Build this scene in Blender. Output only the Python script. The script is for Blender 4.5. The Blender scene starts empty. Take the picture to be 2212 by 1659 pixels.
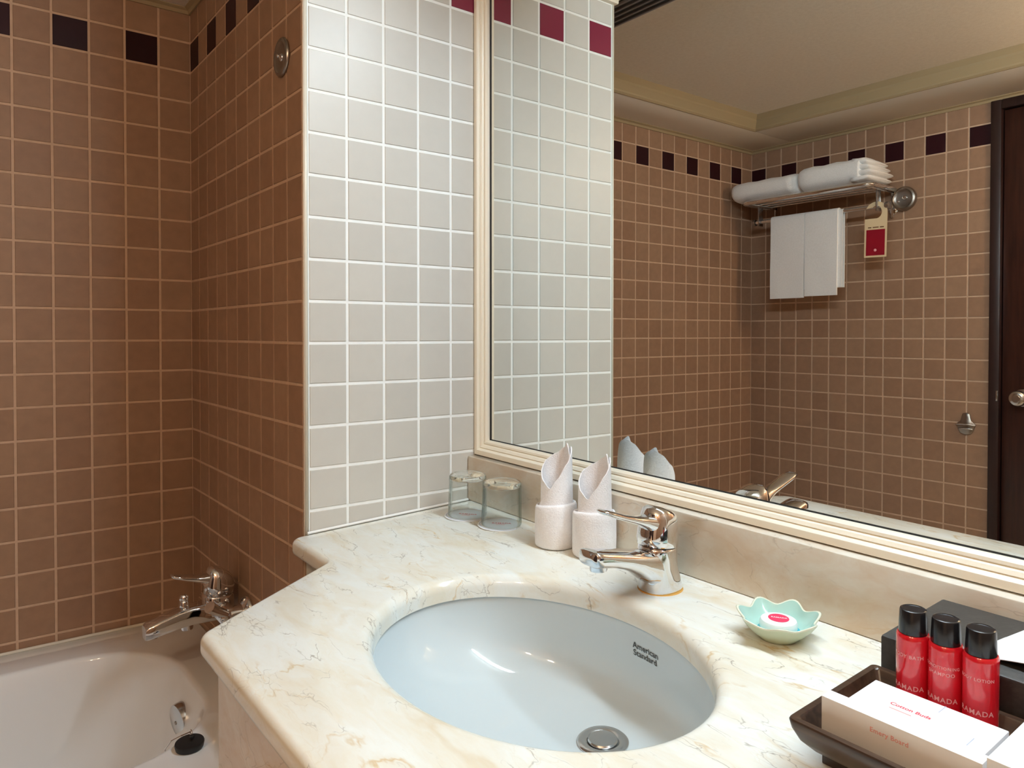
import bpy, bmesh, math, random
from mathutils import Vector, Matrix, Euler

random.seed(7)
SC = bpy.context.scene
COL = SC.collection

# ------------------------------------------------------------------ camera
W_PX, H_PX, F_PX, CX, CY = 2212.0, 1659.0, 1615.05, 1133.41, 745.22
CAM = Vector((1.31042, -0.91595, 1.19709))
YAW, PIT, ROL = 2.474686, -0.014675, 0.000402
fw = Vector((math.cos(PIT) * math.cos(YAW), math.cos(PIT) * math.sin(YAW), math.sin(PIT)))
rt = Vector((math.sin(YAW), -math.cos(YAW), 0.0))
up = rt.cross(fw)
rt2 = math.cos(ROL) * rt + math.sin(ROL) * up
up2 = -math.sin(ROL) * rt + math.cos(ROL) * up
cd = bpy.data.cameras.new('camera')
cd.sensor_width = 36.0
cd.lens = 36.0 * F_PX / W_PX
cd.shift_x = (W_PX / 2 - CX) / W_PX
cd.shift_y = (CY - H_PX / 2) / W_PX
cd.clip_start = 0.02
cam = bpy.data.objects.new('camera', cd)
COL.objects.link(cam)
m = Matrix((rt2, up2, -fw)).transposed().to_4x4()
m.translation = CAM
cam.matrix_world = m
SC.camera = cam

# ------------------------------------------------------------------ world, view
wd = bpy.data.worlds.new('world'); SC.world = wd
wd.use_nodes = True
wd.node_tree.nodes['Background'].inputs[0].default_value = (1.0, 0.85, 0.7, 1)
wd.node_tree.nodes['Background'].inputs[1].default_value = 0.02
SC.view_settings.view_transform = 'Standard'
SC.view_settings.look = 'None'
SC.view_settings.exposure = 0.10
SC.view_settings.gamma = 1.0
SC.view_settings.use_curve_mapping = False
SC.cycles.max_bounces = 12
SC.cycles.transmission_bounces = 10
SC.cycles.glossy_bounces = 8
SC.cycles.diffuse_bounces = 5
SC.cycles.caustics_reflective = False
SC.cycles.caustics_refractive = False
SC.cycles.sample_clamp_indirect = 4.0

# lamps of the room: tube light over the mirror, ceiling downlights (built as fixtures further down)
VANITY_STRENGTH = 80.0
VANITY_COLOR = (0.81, 0.965, 1.07)
DOWN_STRENGTH = 92.0
DOWN_COLOR = (1.0, 0.77, 0.54)

# ------------------------------------------------------------------ dimensions
P = 0.0765                       # tile pitch
Z0 = 1.180455                    # height of tile row line 0
LA = 0.7471                      # depth of the bath alcove (x)
D = 2.0268                       # mirror wall to opposite wall
YB = -0.3935                     # end wall of the bath
A = 0.07936
SX, SY = -0.0190966, 0.0410167   # fall of the worktop
XR = 1.75                        # right hand wall
def zc(x, y): return 0.85 + SX * x + SY * y
TILT = (math.atan(SY), -math.atan(SX))

# ------------------------------------------------------------------ materials
MAT = {}
def nt(name):
    mt = bpy.data.materials.new(name); mt.use_nodes = True
    n = mt.node_tree; b = n.nodes['Principled BSDF']
    MAT[name] = mt
    return mt, n, b
def setp(b, color=None, rough=None, metal=None, spec=None, trans=None, ior=None, coat=None, coat_r=None, emis=None, estr=None, sheen=None, sss=None):
    I = b.inputs
    if color is not None: I['Base Color'].default_value = (*color, 1)
    if rough is not None: I['Roughness'].default_value = rough
    if metal is not None: I['Metallic'].default_value = metal
    if spec is not None: I['Specular IOR Level'].default_value = spec
    if trans is not None: I['Transmission Weight'].default_value = trans
    if ior is not None: I['IOR'].default_value = ior
    if coat is not None: I['Coat Weight'].default_value = coat
    if coat_r is not None: I['Coat Roughness'].default_value = coat_r
    if emis is not None: I['Emission Color'].default_value = (*emis, 1)
    if estr is not None: I['Emission Strength'].default_value = estr
    if sheen is not None: I['Sheen Weight'].default_value = sheen
    if sss is not None: I['Subsurface Weight'].default_value = sss
def plain(name, color, rough=0.5, **k):
    mt, n, b = nt(name); setp(b, color, rough, **k); return mt
def noisy(name, c1, c2, scale, rough=0.5, bump=0.0, bscale=None, stretch=(1, 1, 1), detail=4, **k):
    mt, n, b = nt(name); setp(b, c1, rough, **k)
    tc = n.nodes.new('ShaderNodeTexCoord'); mp = n.nodes.new('ShaderNodeMapping')
    mp.inputs['Scale'].default_value = stretch
    n.links.new(tc.outputs['Object'], mp.inputs['Vector'])
    nz = n.nodes.new('ShaderNodeTexNoise'); nz.inputs['Scale'].default_value = scale; nz.inputs['Detail'].default_value = detail
    n.links.new(mp.outputs[0], nz.inputs['Vector'])
    rp = n.nodes.new('ShaderNodeValToRGB')
    rp.color_ramp.elements[0].color = (*c1, 1); rp.color_ramp.elements[1].color = (*c2, 1)
    rp.color_ramp.elements[0].position = 0.3; rp.color_ramp.elements[1].position = 0.7
    n.links.new(nz.outputs['Fac'], rp.inputs['Fac']); n.links.new(rp.outputs['Color'], b.inputs['Base Color'])
    if bump:
        n2 = n.nodes.new('ShaderNodeTexNoise'); n2.inputs['Scale'].default_value = bscale or scale; n2.inputs['Detail'].default_value = 3
        n.links.new(mp.outputs[0], n2.inputs['Vector'])
        bp = n.nodes.new('ShaderNodeBump'); bp.inputs['Strength'].default_value = bump; bp.inputs['Distance'].default_value = 0.002
        n.links.new(n2.outputs['Fac'], bp.inputs['Height']); n.links.new(bp.outputs['Normal'], b.inputs['Normal'])
    return mt
def tile_mat(name, c1, c2, rough, speck=0.0, bump=0.0, spec=0.5):
    mt, n, b = nt(name); setp(b, c1, rough, spec=spec)
    oi = n.nodes.new('ShaderNodeObjectInfo')
    mx = n.nodes.new('ShaderNodeMix'); mx.data_type = 'RGBA'
    mx.inputs[6].default_value = (*c1, 1); mx.inputs[7].default_value = (*c2, 1)
    n.links.new(oi.outputs['Random'], mx.inputs[0])
    tc = n.nodes.new('ShaderNodeTexCoord')
    add = n.nodes.new('ShaderNodeVectorMath'); add.operation = 'ADD'
    n.links.new(tc.outputs['Object'], add.inputs[0]); n.links.new(oi.outputs['Random'], add.inputs[1])
    nz = n.nodes.new('ShaderNodeTexNoise'); nz.inputs['Scale'].default_value = 45; nz.inputs['Detail'].default_value = 5
    n.links.new(add.outputs[0], nz.inputs['Vector'])
    rp = n.nodes.new('ShaderNodeMapRange'); rp.inputs[1].default_value = 0.3; rp.inputs[2].default_value = 0.7
    rp.inputs[3].default_value = 1 - speck; rp.inputs[4].default_value = 1 + speck
    n.links.new(nz.outputs['Fac'], rp.inputs[0])
    ml = n.nodes.new('ShaderNodeVectorMath'); ml.operation = 'SCALE'
    n.links.new(mx.outputs[2], ml.inputs[0]); n.links.new(rp.outputs[0], ml.inputs['Scale'])
    n.links.new(ml.outputs[0], b.inputs['Base Color'])
    if bump:
        n2 = n.nodes.new('ShaderNodeTexNoise'); n2.inputs['Scale'].default_value = 260; n2.inputs['Detail'].default_value = 2
        n.links.new(add.outputs[0], n2.inputs['Vector'])
        bp = n.nodes.new('ShaderNodeBump'); bp.inputs['Strength'].default_value = bump; bp.inputs['Distance'].default_value = 0.0006
        n.links.new(n2.outputs['Fac'], bp.inputs['Height']); n.links.new(bp.outputs['Normal'], b.inputs['Normal'])
    return mt

def marble(name, base, cloud, vein, gold, rough=0.12, amount=1.0, rot=(0, 0, math.radians(-50)), c_lo=0.37, c_hi=0.76):
    mt, n, b = nt(name); setp(b, base, rough, spec=0.5)
    L = n.links.new; N = n.nodes.new
    tc = N('ShaderNodeTexCoord')
    mp = N('ShaderNodeMapping'); mp.inputs['Rotation'].default_value = rot; mp.inputs['Scale'].default_value = (1.0, 3.0, 2.0)
    L(tc.outputs['Object'], mp.inputs['Vector'])
    warp = N('ShaderNodeTexNoise'); warp.inputs['Scale'].default_value = 5; warp.inputs['Detail'].default_value = 5
    L(mp.outputs[0], warp.inputs['Vector'])
    wv = N('ShaderNodeVectorMath'); wv.operation = 'SCALE'; wv.inputs['Scale'].default_value = 0.35
    L(warp.outputs['Color'], wv.inputs[0])
    pv = N('ShaderNodeVectorMath'); pv.operation = 'ADD'; L(mp.outputs[0], pv.inputs[0]); L(wv.outputs[0], pv.inputs[1])
    # clouds
    c = N('ShaderNodeTexNoise'); c.inputs['Scale'].default_value = 7; c.inputs['Detail'].default_value = 7; c.inputs['Roughness'].default_value = 0.6
    L(pv.outputs[0], c.inputs['Vector'])
    cr = N('ShaderNodeValToRGB'); e = cr.color_ramp.elements
    e[0].position = c_lo; e[0].color = (*base, 1); e[1].position = c_hi; e[1].color = (*cloud, 1)
    L(c.outputs['Fac'], cr.inputs['Fac'])
    def veins(scale, width, msk_scale, lo, hi, seed):
        off = N('ShaderNodeVectorMath'); off.operation = 'ADD'; off.inputs[1].default_value = (seed, seed * 1.7, seed * 0.3)
        L(pv.outputs[0], off.inputs[0])
        v = N('ShaderNodeTexVoronoi'); v.feature = 'DISTANCE_TO_EDGE'; v.inputs['Scale'].default_value = scale
        L(off.outputs[0], v.inputs['Vector'])
        r = N('ShaderNodeMapRange'); r.inputs[1].default_value = 0.0; r.inputs[2].default_value = width; r.inputs[3].default_value = 1.0; r.inputs[4].default_value = 0.0
        L(v.outputs['Distance'], r.inputs[0])
        k = N('ShaderNodeTexNoise'); k.inputs['Scale'].default_value = msk_scale; k.inputs['Detail'].default_value = 4
        L(off.outputs[0], k.inputs['Vector'])
        kr = N('ShaderNodeMapRange'); kr.inputs[1].default_value = lo; kr.inputs[2].default_value = hi; kr.inputs[3].default_value = 0.0; kr.inputs[4].default_value = 1.0
        L(k.outputs['Fac'], kr.inputs[0])
        ml = N('ShaderNodeMath'); ml.operation = 'MULTIPLY'; L(r.outputs[0], ml.inputs[0]); L(kr.outputs[0], ml.inputs[1])
        return ml.outputs[0]
    def mixin(src, fac, color, amt):
        f = N('ShaderNodeMath'); f.operation = 'MULTIPLY'; f.inputs[1].default_value = amt; L(fac, f.inputs[0])
        mx = N('ShaderNodeMix'); mx.data_type = 'RGBA'; L(f.outputs[0], mx.inputs[0]); L(src, mx.inputs[6]); mx.inputs[7].default_value = (*color, 1)
        return mx.outputs[2]
    out = cr.outputs['Color']
    out = mixin(out, veins(4.0, 0.10, 4.0, 0.54, 0.68, 3.1), gold, 0.48 * amount)
    out = mixin(out, veins(9.0, 0.05, 7.0, 0.56, 0.66, 9.4), gold, 0.75 * amount)
    out = mixin(out, veins(17.0, 0.030, 9.0, 0.55, 0.63, 17.2), vein, 0.50 * amount)
    out = mixin(out, veins(6.5, 0.014, 9.0, 0.53, 0.61, 27.0), vein, 0.62 * amount)
    out = mixin(out, veins(28.0, 0.05, 5.0, 0.50, 0.66, 41.0), gold, 0.22 * amount)
    L(out, b.inputs['Base Color'])
    return mt

tile_mat('tile_brown', (0.295, 0.170, 0.104), (0.335, 0.202, 0.126), 0.52, speck=0.07, bump=0.15, spec=0.4)
tile_mat('tile_cream', (0.560, 0.540, 0.495), (0.600, 0.578, 0.530), 0.36, speck=0.012, spec=0.3)
tile_mat('tile_maroon', (0.17, 0.018, 0.040), (0.20, 0.022, 0.048), 0.22)
tile_mat('tile_maroon_dark', (0.020, 0.002, 0.004), (0.026, 0.003, 0.006), 0.45, spec=0.25)
noisy('grout_tan', (0.56, 0.385, 0.265), (0.63, 0.44, 0.31), 60, 0.85)
noisy('grout_white', (0.90, 0.92, 0.90), (0.93, 0.94, 0.92), 40, 0.7)
plain('caulk', (0.88, 0.88, 0.86), 0.5)
plain('bead_cream', (0.74, 0.69, 0.58), 0.35)
marble('marble', (0.815, 0.845, 0.810), (0.75, 0.69, 0.545), (0.17, 0.13, 0.09), (0.62, 0.44, 0.20), 0.10)
marble('marble_shaded', (0.70, 0.675, 0.60), (0.60, 0.47, 0.34), (0.20, 0.14, 0.09), (0.55, 0.36, 0.18), 0.13, 0.55, rot=(0.0, math.radians(38), 0.0), c_lo=0.36, c_hi=0.70)  # worktop stone again, with its grazing shade put into darker, tanner colours
plain('porcelain', (0.59, 0.66, 0.685), 0.06)
plain('tub_enamel', (0.86, 0.88, 0.89), 0.06, spec=0.7)
plain('chrome', (0.80, 0.81, 0.83), 0.04, metal=1.0)
plain('chrome_dark', (0.45, 0.45, 0.46), 0.22, metal=1.0)
plain('steel', (0.62, 0.62, 0.62), 0.2, metal=1.0)
plain('steel_aged', (0.36, 0.33, 0.30), 0.3, metal=1.0)
plain('black_gap', (0.01, 0.012, 0.014), 0.4)
plain('mirror_glass', (0.90, 0.925, 0.90), 0.0, metal=1.0)
plain('frame_cream', (0.86, 0.80, 0.67), 0.38)
def glass_mat():
    mt, n, b = nt('glass')
    n.nodes.remove(b)
    out = n.nodes['Material Output']
    tr = n.nodes.new('ShaderNodeBsdfTransparent'); tr.inputs[0].default_value = (0.975, 0.99, 0.985, 1)
    gl = n.nodes.new('ShaderNodeBsdfGlossy'); gl.inputs['Roughness'].default_value = 0.02
    rp = n.nodes.new('ShaderNodeValToRGB'); rp.color_ramp.elements[0].position = 0.45; rp.color_ramp.elements[0].color = (0.975, 0.99, 0.985, 1)
    rp.color_ramp.elements[1].position = 1.0; rp.color_ramp.elements[1].color = (0.50, 0.60, 0.57, 1)
    lw = n.nodes.new('ShaderNodeLayerWeight'); lw.inputs['Blend'].default_value = 0.5
    pw = n.nodes.new('ShaderNodeMath'); pw.operation = 'POWER'; pw.inputs[1].default_value = 2.6
    n.links.new(lw.outputs['Facing'], pw.inputs[0]); n.links.new(lw.outputs['Facing'], rp.inputs[0]); n.links.new(rp.outputs[0], tr.inputs[0])
    fr_ = n.nodes.new('ShaderNodeMath'); fr_.operation = 'MULTIPLY_ADD'; fr_.inputs[1].default_value = 0.55; fr_.inputs[2].default_value = 0.03
    n.links.new(pw.outputs[0], fr_.inputs[0])
    mx = n.nodes.new('ShaderNodeMixShader')
    n.links.new(fr_.outputs[0], mx.inputs[0]); n.links.new(tr.outputs[0], mx.inputs[1]); n.links.new(gl.outputs[0], mx.inputs[2])
    n.links.new(mx.outputs[0], out.inputs['Surface'])
glass_mat()
plain('glass_base', (0.95, 1.0, 0.98), 0.0, trans=1.0, ior=1.46)
plain('paper_white', (0.80, 0.81, 0.82), 0.6)
plain('paper_blue', (0.74, 0.82, 0.90), 0.5)
plain('ink_red', (0.62, 0.05, 0.08), 0.6)
plain('ink_pale_red', (0.78, 0.36, 0.34), 0.6)
plain('ink_blue', (0.40, 0.46, 0.58), 0.6)
plain('ink_black', (0.05, 0.055, 0.055), 0.5)
plain('ink_white', (0.92, 0.88, 0.88), 0.5)
plain('ink_pink', (0.85, 0.42, 0.45), 0.5)
plain('ink_brown', (0.16, 0.07, 0.02), 0.6)
noisy('terry', (0.86, 0.85, 0.86), (0.92, 0.91, 0.92), 300, 0.95, bump=0.5, bscale=420, sheen=0.3)
noisy('terry_soft', (0.84, 0.83, 0.81), (0.90, 0.89, 0.88), 200, 0.95, bump=0.6, bscale=260, sheen=0.2)
plain('celadon', (0.42, 0.66, 0.60), 0.12, coat=0.6, coat_r=0.05)
plain('celadon_edge', (0.72, 0.76, 0.62), 0.2)
plain('celadon_out', (0.55, 0.62, 0.46), 0.22)
plain('glaze_blue', (0.03, 0.45, 0.58), 0.06, coat=1.0, coat_r=0.02)
plain('soap', (0.88, 0.90, 0.90), 0.35)
plain('sticker_red', (0.80, 0.03, 0.12), 0.3)
plain('bottle_red', (0.62, 0.008, 0.02), 0.16, coat=0.7, coat_r=0.06)
plain('cap_black', (0.010, 0.010, 0.012), 0.22)
noisy('box_black', (0.018, 0.017, 0.016), (0.034, 0.032, 0.03), 120, 0.55, bump=0.15, bscale=300)
noisy('wood_dark', (0.022, 0.011, 0.007), (0.060, 0.032, 0.018), 22, 0.30, stretch=(1, 9, 9))
noisy('wood_door', (0.020, 0.0055, 0.0035), (0.042, 0.012, 0.007), 14, 0.35, stretch=(8, 8, 0.7))
noisy('wood_frame', (0.016, 0.006, 0.005), (0.026, 0.010, 0.008), 16, 0.4, stretch=(8, 8, 0.7))
plain('rubber', (0.006, 0.006, 0.007), 0.5)
plain('hanger_card', (0.80, 0.62, 0.38), 0.6)
plain('hanger_red', (0.30, 0.005, 0.02), 0.35)
noisy('plaster', (0.74, 0.68, 0.57), (0.80, 0.74, 0.63), 90, 0.9, bump=0.25, bscale=300)
plain('cornice', (0.36, 0.27, 0.15), 0.6)
plain('soffit', (0.82, 0.76, 0.65), 0.8)
noisy('floor_stone', (0.62, 0.52, 0.40), (0.70, 0.60, 0.47), 9, 0.3)
plain('rust', (0.62, 0.33, 0.07), 0.7)
plain('vent_dark', (0.05, 0.055, 0.06), 0.5)
plain('vent_slat', (0.22, 0.22, 0.23), 0.4)
plain('lamp_white', (0.9, 0.9, 0.9), 0.5, emis=VANITY_COLOR, estr=VANITY_STRENGTH)
plain('lamp_warm', (0.9, 0.8, 0.7), 0.5, emis=DOWN_COLOR, estr=DOWN_STRENGTH)
plain('lamp_trim', (0.8, 0.78, 0.74), 0.4)

# ------------------------------------------------------------------ helpers
def link(o, parent=None):
    COL.objects.link(o)
    if parent is not None: o.parent = parent
    return o
def mesh(name, verts, faces, smooth=True):
    me = bpy.data.meshes.new(name)
    me.from_pydata([tuple(v) for v in verts], [], faces)
    if smooth:
        me.polygons.foreach_set('use_smooth', [True] * len(me.polygons))
    me.update()
    return me
def fix_normals(me):
    bm = bmesh.new(); bm.from_mesh(me)
    bmesh.ops.recalc_face_normals(bm, faces=bm.faces[:]); bm.to_mesh(me); bm.free(); return me
def obj(name, me, mat, parent=None, loc=None, rot=None, auto=None):
    o = bpy.data.objects.new(name, me)
    if mat is not None:
        if len(me.materials) == 0: me.materials.append(MAT[mat])
    if loc is not None: o.location = loc
    if rot is not None: o.rotation_euler = rot
    link(o, parent)
    if auto is not None:
        try: me.set_sharp_from_angle(angle=math.radians(auto))
        except Exception: pass
    return o
def empty(name, loc=(0, 0, 0), rot=(0, 0, 0)):
    o = bpy.data.objects.new(name, None); o.empty_display_size = 0.02
    o.location = loc; o.rotation_euler = rot
    return link(o)
def tag(o, label, cat, group=None):
    o['label'] = label; o['category'] = cat
    if group: o['group'] = group
    return o
def struct(o, label=None):
    o['kind'] = 'structure'
    if label: o['label'] = label
    return o
def on_top(x, y, rz=0.0):
    return dict(loc=(x, y, zc(x, y)), rot=(TILT[0], TILT[1], rz))
def box_mesh(x0, x1, y0, y1, z0, z1, bev=0.0, seg=2, name='box'):
    bm = bmesh.new()
    bmesh.ops.create_cube(bm, size=1.0)
    for v in bm.verts:
        v.co = Vector(((x0 + x1) / 2 + v.co.x * (x1 - x0), (y0 + y1) / 2 + v.co.y * (y1 - y0), (z0 + z1) / 2 + v.co.z * (z1 - z0)))
    if bev > 0:
        bmesh.ops.bevel(bm, geom=bm.edges[:], offset=bev, segments=seg, profile=0.5, affect='EDGES')
    me = bpy.data.meshes.new(name); bm.to_mesh(me); bm.free()
    if bev > 0:
        me.polygons.foreach_set('use_smooth', [True] * len(me.polygons))
        me.set_sharp_from_angle(angle=math.radians(40))
    return me
def box(name, x0, x1, y0, y1, z0, z1, mat, parent=None, bev=0.0, seg=2, **k):
    return obj(name, box_mesh(x0, x1, y0, y1, z0, z1, bev, seg, name), mat, parent, **k)
def loft(rings, closed=True, cap0=True, cap1=True, name='loft', smooth=True):
    n = len(rings[0]); V = [p for r in rings for p in r]; F = []
    for i in range(len(rings) - 1):
        a, b = i * n, (i + 1) * n
        for j in range(n if closed else n - 1):
            k = (j + 1) % n
            F.append((a + j, a + k, b + k, b + j))
    if cap0 and closed: F.append(tuple(reversed(range(n))))
    if cap1 and closed: F.append(tuple((len(rings) - 1) * n + j for j in range(n)))
    me = mesh(name, V, F, smooth)
    return fix_normals(me)
def lathe(prof, seg=40, name='lathe', cap0=True, cap1=True):
    rings = [[(r * math.cos(2 * math.pi * j / seg), r * math.sin(2 * math.pi * j / seg), z) for j in range(seg)] for r, z in prof]
    me = loft(rings, True, cap0, cap1, name)
    me.set_sharp_from_angle(angle=math.radians(40))
    return me
def tube_mesh(pts, rad, seg=12, name='tube', caps=True):
    pts = [Vector(p) for p in pts]
    rads = rad if isinstance(rad, (list, tuple)) else [rad] * len(pts)
    rings = []; prev = None
    for i, p in enumerate(pts):
        t = (pts[min(i + 1, len(pts) - 1)] - pts[max(i - 1, 0)]).normalized()
        if prev is None:
            a = Vector((0, 0, 1)) if abs(t.z) < 0.9 else Vector((1, 0, 0))
            nrm = t.cross(a).normalized()
        else:
            nrm = (prev - t * prev.dot(t)).normalized()
        prev = nrm; bn = t.cross(nrm)
        rings.append([p + rads[i] * (math.cos(2 * math.pi * j / seg) * nrm + math.sin(2 * math.pi * j / seg) * bn) for j in range(seg)])
    me = loft(rings, True, caps, caps, name)
    me.set_sharp_from_angle(angle=math.radians(50))
    return me
def arc_pts(c, r, a0, a1, n, plane='xy'):
    out = []
    for i in range(n + 1):
        a = a0 + (a1 - a0) * i / n
        out.append((c[0] + r * math.cos(a), c[1] + r * math.sin(a)))
    return out
def superring(cx, cy, rx, ry, n=2.0, seg=40):
    out = []
    for j in range(seg):
        t = 2 * math.pi * j / seg
        c, s = math.cos(t), math.sin(t)
        out.append((cx + rx * math.copysign(abs(c) ** (2 / n), c), cy + ry * math.copysign(abs(s) ** (2 / n), s)))
    return out
def text_mesh(body, size, extrude=0.00012, align='CENTER', spacing=1.0):
    cu = bpy.data.curves.new('txt', 'FONT'); cu.body = body; cu.size = size; cu.extrude = extrude
    cu.align_x = align; cu.align_y = 'CENTER'; cu.space_character = spacing; cu.resolution_u = 3; cu.offset = size * 0.018
    to = bpy.data.objects.new('txt', cu)
    me = bpy.data.meshes.new_from_object(to)
    bpy.data.objects.remove(to); bpy.data.curves.remove(cu)
    return me
def copy_thing(root, loc, rot=None):
    r = root.copy(); COL.objects.link(r); r.location = loc
    if rot is not None: r.rotation_euler = rot
    for ch in list(root.children):
        c = ch.copy(); COL.objects.link(c); c.parent = r
        for g in list(ch.children):
            d = g.copy(); COL.objects.link(d); d.parent = c
    return r
def shear_mesh(me):
    for v in me.vertices: v.co.z += SX * v.co.x + SY * v.co.y
    me.update(); return me

# ------------------------------------------------------------------ walls and tiles
GAP = 0.0056
TCACHE = {}
def tile_me(w, h, mat):
    key = (round(w, 4), round(h, 4), mat)
    if key in TCACHE: return TCACHE[key]
    hw, hh, t, b = w / 2, h / 2, 0.0016, 0.0009
    V = [(-hw, 0, -hh), (hw, 0, -hh), (hw, 0, hh), (-hw, 0, hh)]
    V += [(-hw, -t + b, -hh), (hw, -t + b, -hh), (hw, -t + b, hh), (-hw, -t + b, hh)]
    V += [(-hw + b, -t, -hh + b), (hw - b, -t, -hh + b), (hw - b, -t, hh - b), (-hw + b, -t, hh - b)]
    F = []
    for a, c in ((0, 4), (4, 8)):
        for j in range(4):
            k = (j + 1) % 4
            F.append((a + j, a + k, c + k, c + j))
    F.append((8, 9, 10, 11))
    me = mesh('tile', V, F, False)
    me.materials.append(MAT[mat])
    TCACHE[key] = me
    return me
def place_tile(wall, pos, rotz, w, h, mat):
    o = bpy.data.objects.new('tile', tile_me(w - GAP, h - GAP, mat))
    o.location = pos
    o.rotation_euler = (random.gauss(0, 0.0022), 0, rotz + random.gauss(0, 0.0022))
    link(o, wall)
    return o
def stuff_tiles(wall, items, rotz, name='tile_field'):
    V, F, mi = [], [], []
    mats = []
    R = Matrix.Rotation(rotz, 3, 'Z')
    for pos, w, h, mat in items:
        me = tile_me(w - GAP, h - GAP, mat)
        if mat not in mats: mats.append(mat)
        b = len(V)
        for v in me.vertices: V.append(R @ v.co + Vector(pos))
        for p in me.polygons: F.append(tuple(b + i for i in p.vertices)); mi.append(mats.index(mat))
    me = mesh(name, V, F, False)
    for mt in mats: me.materials.append(MAT[mt])
    for p, i in zip(me.polygons, mi): p.material_index = i
    o = bpy.data.objects.new(name, me); link(o, wall); o['kind'] = 'stuff'
    return o
def rowz(r): return Z0 - r * P

TOP = rowz(-11)
ZTUB = 0.4688
# white tiled side wall beside the basin
wallW = struct(box('wall_left', -0.10, 0.0, YB + 0.004, 0.02, 0.0, 2.0, 'grout_white'), 'cream tiled side wall beside the wash basin with a maroon accent row')
cols = [(0.0, -A)] + [(-A - k * P, -A - (k + 1) * P) for k in range(4)]
for ci, (ya, yb) in enumerate(cols):
    for r in range(-11, 5):
        zt, zb = rowz(r), rowz(r + 1)
        if r == -11: zt = 2.0
        if r == 4: zb = 0.822
        mt = 'tile_maroon' if (r == -10 and ci % 2 == 0) else 'tile_cream'
        place_tile(wallW, (0.0, (ya + yb) / 2, (zt + zb) / 2), math.pi / 2, abs(ya - yb), zt - zb, mt)
# rounded corner bead of that wall
prof = [(0.0025, 0.0)] + [(0.0025 - 0.006 + 0.006 * math.cos(a), -0.0045 - 0.006 * math.sin(a)) for a in [i * math.pi / 16 for i in range(9)]] + [(-0.006, 0.0)]
rings = [[(x, -A - 4 * P - 0.0005 + y * 0.75, z) for x, y in prof] for z in (0.80, 2.0)]
trim1 = struct(obj('trim_1', loft(rings, name='trim_1'), 'bead_cream'), 'cream rounded edge bead on the outer corner of the tiled wall')

# bath end wall
wallE = struct(box('wall_bath_end', -LA - 0.1, 0.0, YB, YB + 0.0035, 0.0, 2.09, 'grout_tan'), 'brown tiled end wall of the bath carrying the bath mixer')
cw = LA / 10
for c in range(10):
    for r in range(-11, 10):
        zt, zb = rowz(r), rowz(r + 1)
        if r == 9: zb = ZTUB
        mt = 'tile_maroon_dark' if (r == -10 and c % 2 == 0) else 'tile_brown'
        place_tile(wallE, (-LA + (c + 0.5) * cw, YB, (zt + zb) / 2), 0.0, cw, zt - zb, mt)

# long wall beside the bath
wallB = struct(box('wall_bath_side', -LA - 0.1, -LA, -D - 0.1, YB, 0.0, 2.09, 'grout_tan'), 'long brown tiled wall along the side of the bath')
front = [(YB - k * P, YB - (k + 1) * P, k) for k in range(9)]
back = [(-D + (k + 1) * P, -D + k * P, k) for k in range(12)]
mid = [(YB - 9 * P, -D + 12 * P, 0)]
rest = []
def bcol(ya, yb, k, single):
    for r in range(-11, 10):
        zt, zb = rowz(r), rowz(r + 1)
        if r == 9: zb = ZTUB
        mt = 'tile_maroon_dark' if (r == -10 and k % 2 == 1) else 'tile_brown'
        pos = (-LA, (ya + yb) / 2, (zt + zb) / 2)
        if single(r): place_tile(wallB, pos, math.pi / 2, abs(ya - yb), zt - zb, mt)
        else: rest.append((pos, abs(ya - yb), zt - zb, mt))
for ya, yb, k in front: bcol(ya, yb, k, lambda r: k < 6)
for ya, yb, k in back: bcol(ya, yb, k, lambda r: k >= 3 and -11 <= r <= 7)
for ya, yb, k in mid: bcol(ya, yb, 0, lambda r: False)
stuff_tiles(wallB, rest, math.pi / 2)

# wall opposite the mirror
DOORX = 0.245
wallO = struct(box('wall_back', -LA - 0.1, DOORX + 0.02, -D - 0.1, -D, 0.0, 2.09, 'grout_tan'), 'brown tiled wall opposite the mirror with the towel rack')
wallO2 = struct(box('wall_back', 1.06, XR + 0.1, -D - 0.1, -D, 0.0, 2.09, 'grout_tan'), 'plain wall on the far side of the door')
struct(box('wall_back', DOORX + 0.02, 1.06, -D - 0.1, -D, 2.03, 2.09, 'soffit'), 'strip of wall over the door')
rest = []
for c in range(13):
    xa = -LA + c * P; xb = min(xa + P, DOORX + 0.002)
    for r in range(-11, 16):
        zt, zb = rowz(r), max(rowz(r + 1), 0.0)
        if zt - zb < 0.012: continue
        if r > 9 and xa < 0.0: continue
        mt = 'tile_maroon_dark' if (r == -10 and c % 2 == 0) else 'tile_brown'
        pos = ((xa + xb) / 2, -D, (zt + zb) / 2)
        if r <= 9: place_tile(wallO, pos, math.pi, xb - xa, zt - zb, mt)
        else: rest.append((pos, xb - xa, zt - zb, mt))
stuff_tiles(wallO, rest, math.pi)

# mirror wall, right wall, floor, ceiling
struct(box('wall_mirror', -0.10, XR + 0.1, 0.02, 0.12, 0.0, 2.09, 'soffit'), 'wall behind the vanity mirror')
struct(box('wall_right', XR, XR + 0.1, -D, 0.02, 0.0, 2.09, 'tile_brown'), 'plain wall at the right end of the vanity')
struct(box('floor', -LA, XR, -D, 0.02, -0.05, 0.0, 'floor_stone'), 'stone floor of the bathroom')
struct(box('ceiling', -LA - 0.1, XR + 0.1, -D - 0.1, 0.12, 2.09, 2.17, 'plaster'), 'textured plaster ceiling')
ZS = 2.03
SI_X, SI_Y, SI_V = -0.535, -1.745, -0.41
struct(box('trim_2', -LA, SI_X, -D, YB, ZS, 2.09, 'soffit', bev=0.002), 'lowered ceiling border over the bath')
struct(box('trim_3', SI_X, XR, -D, SI_Y, ZS, 2.09, 'soffit', bev=0.002), 'lowered ceiling border over the towel rack and door')
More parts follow.
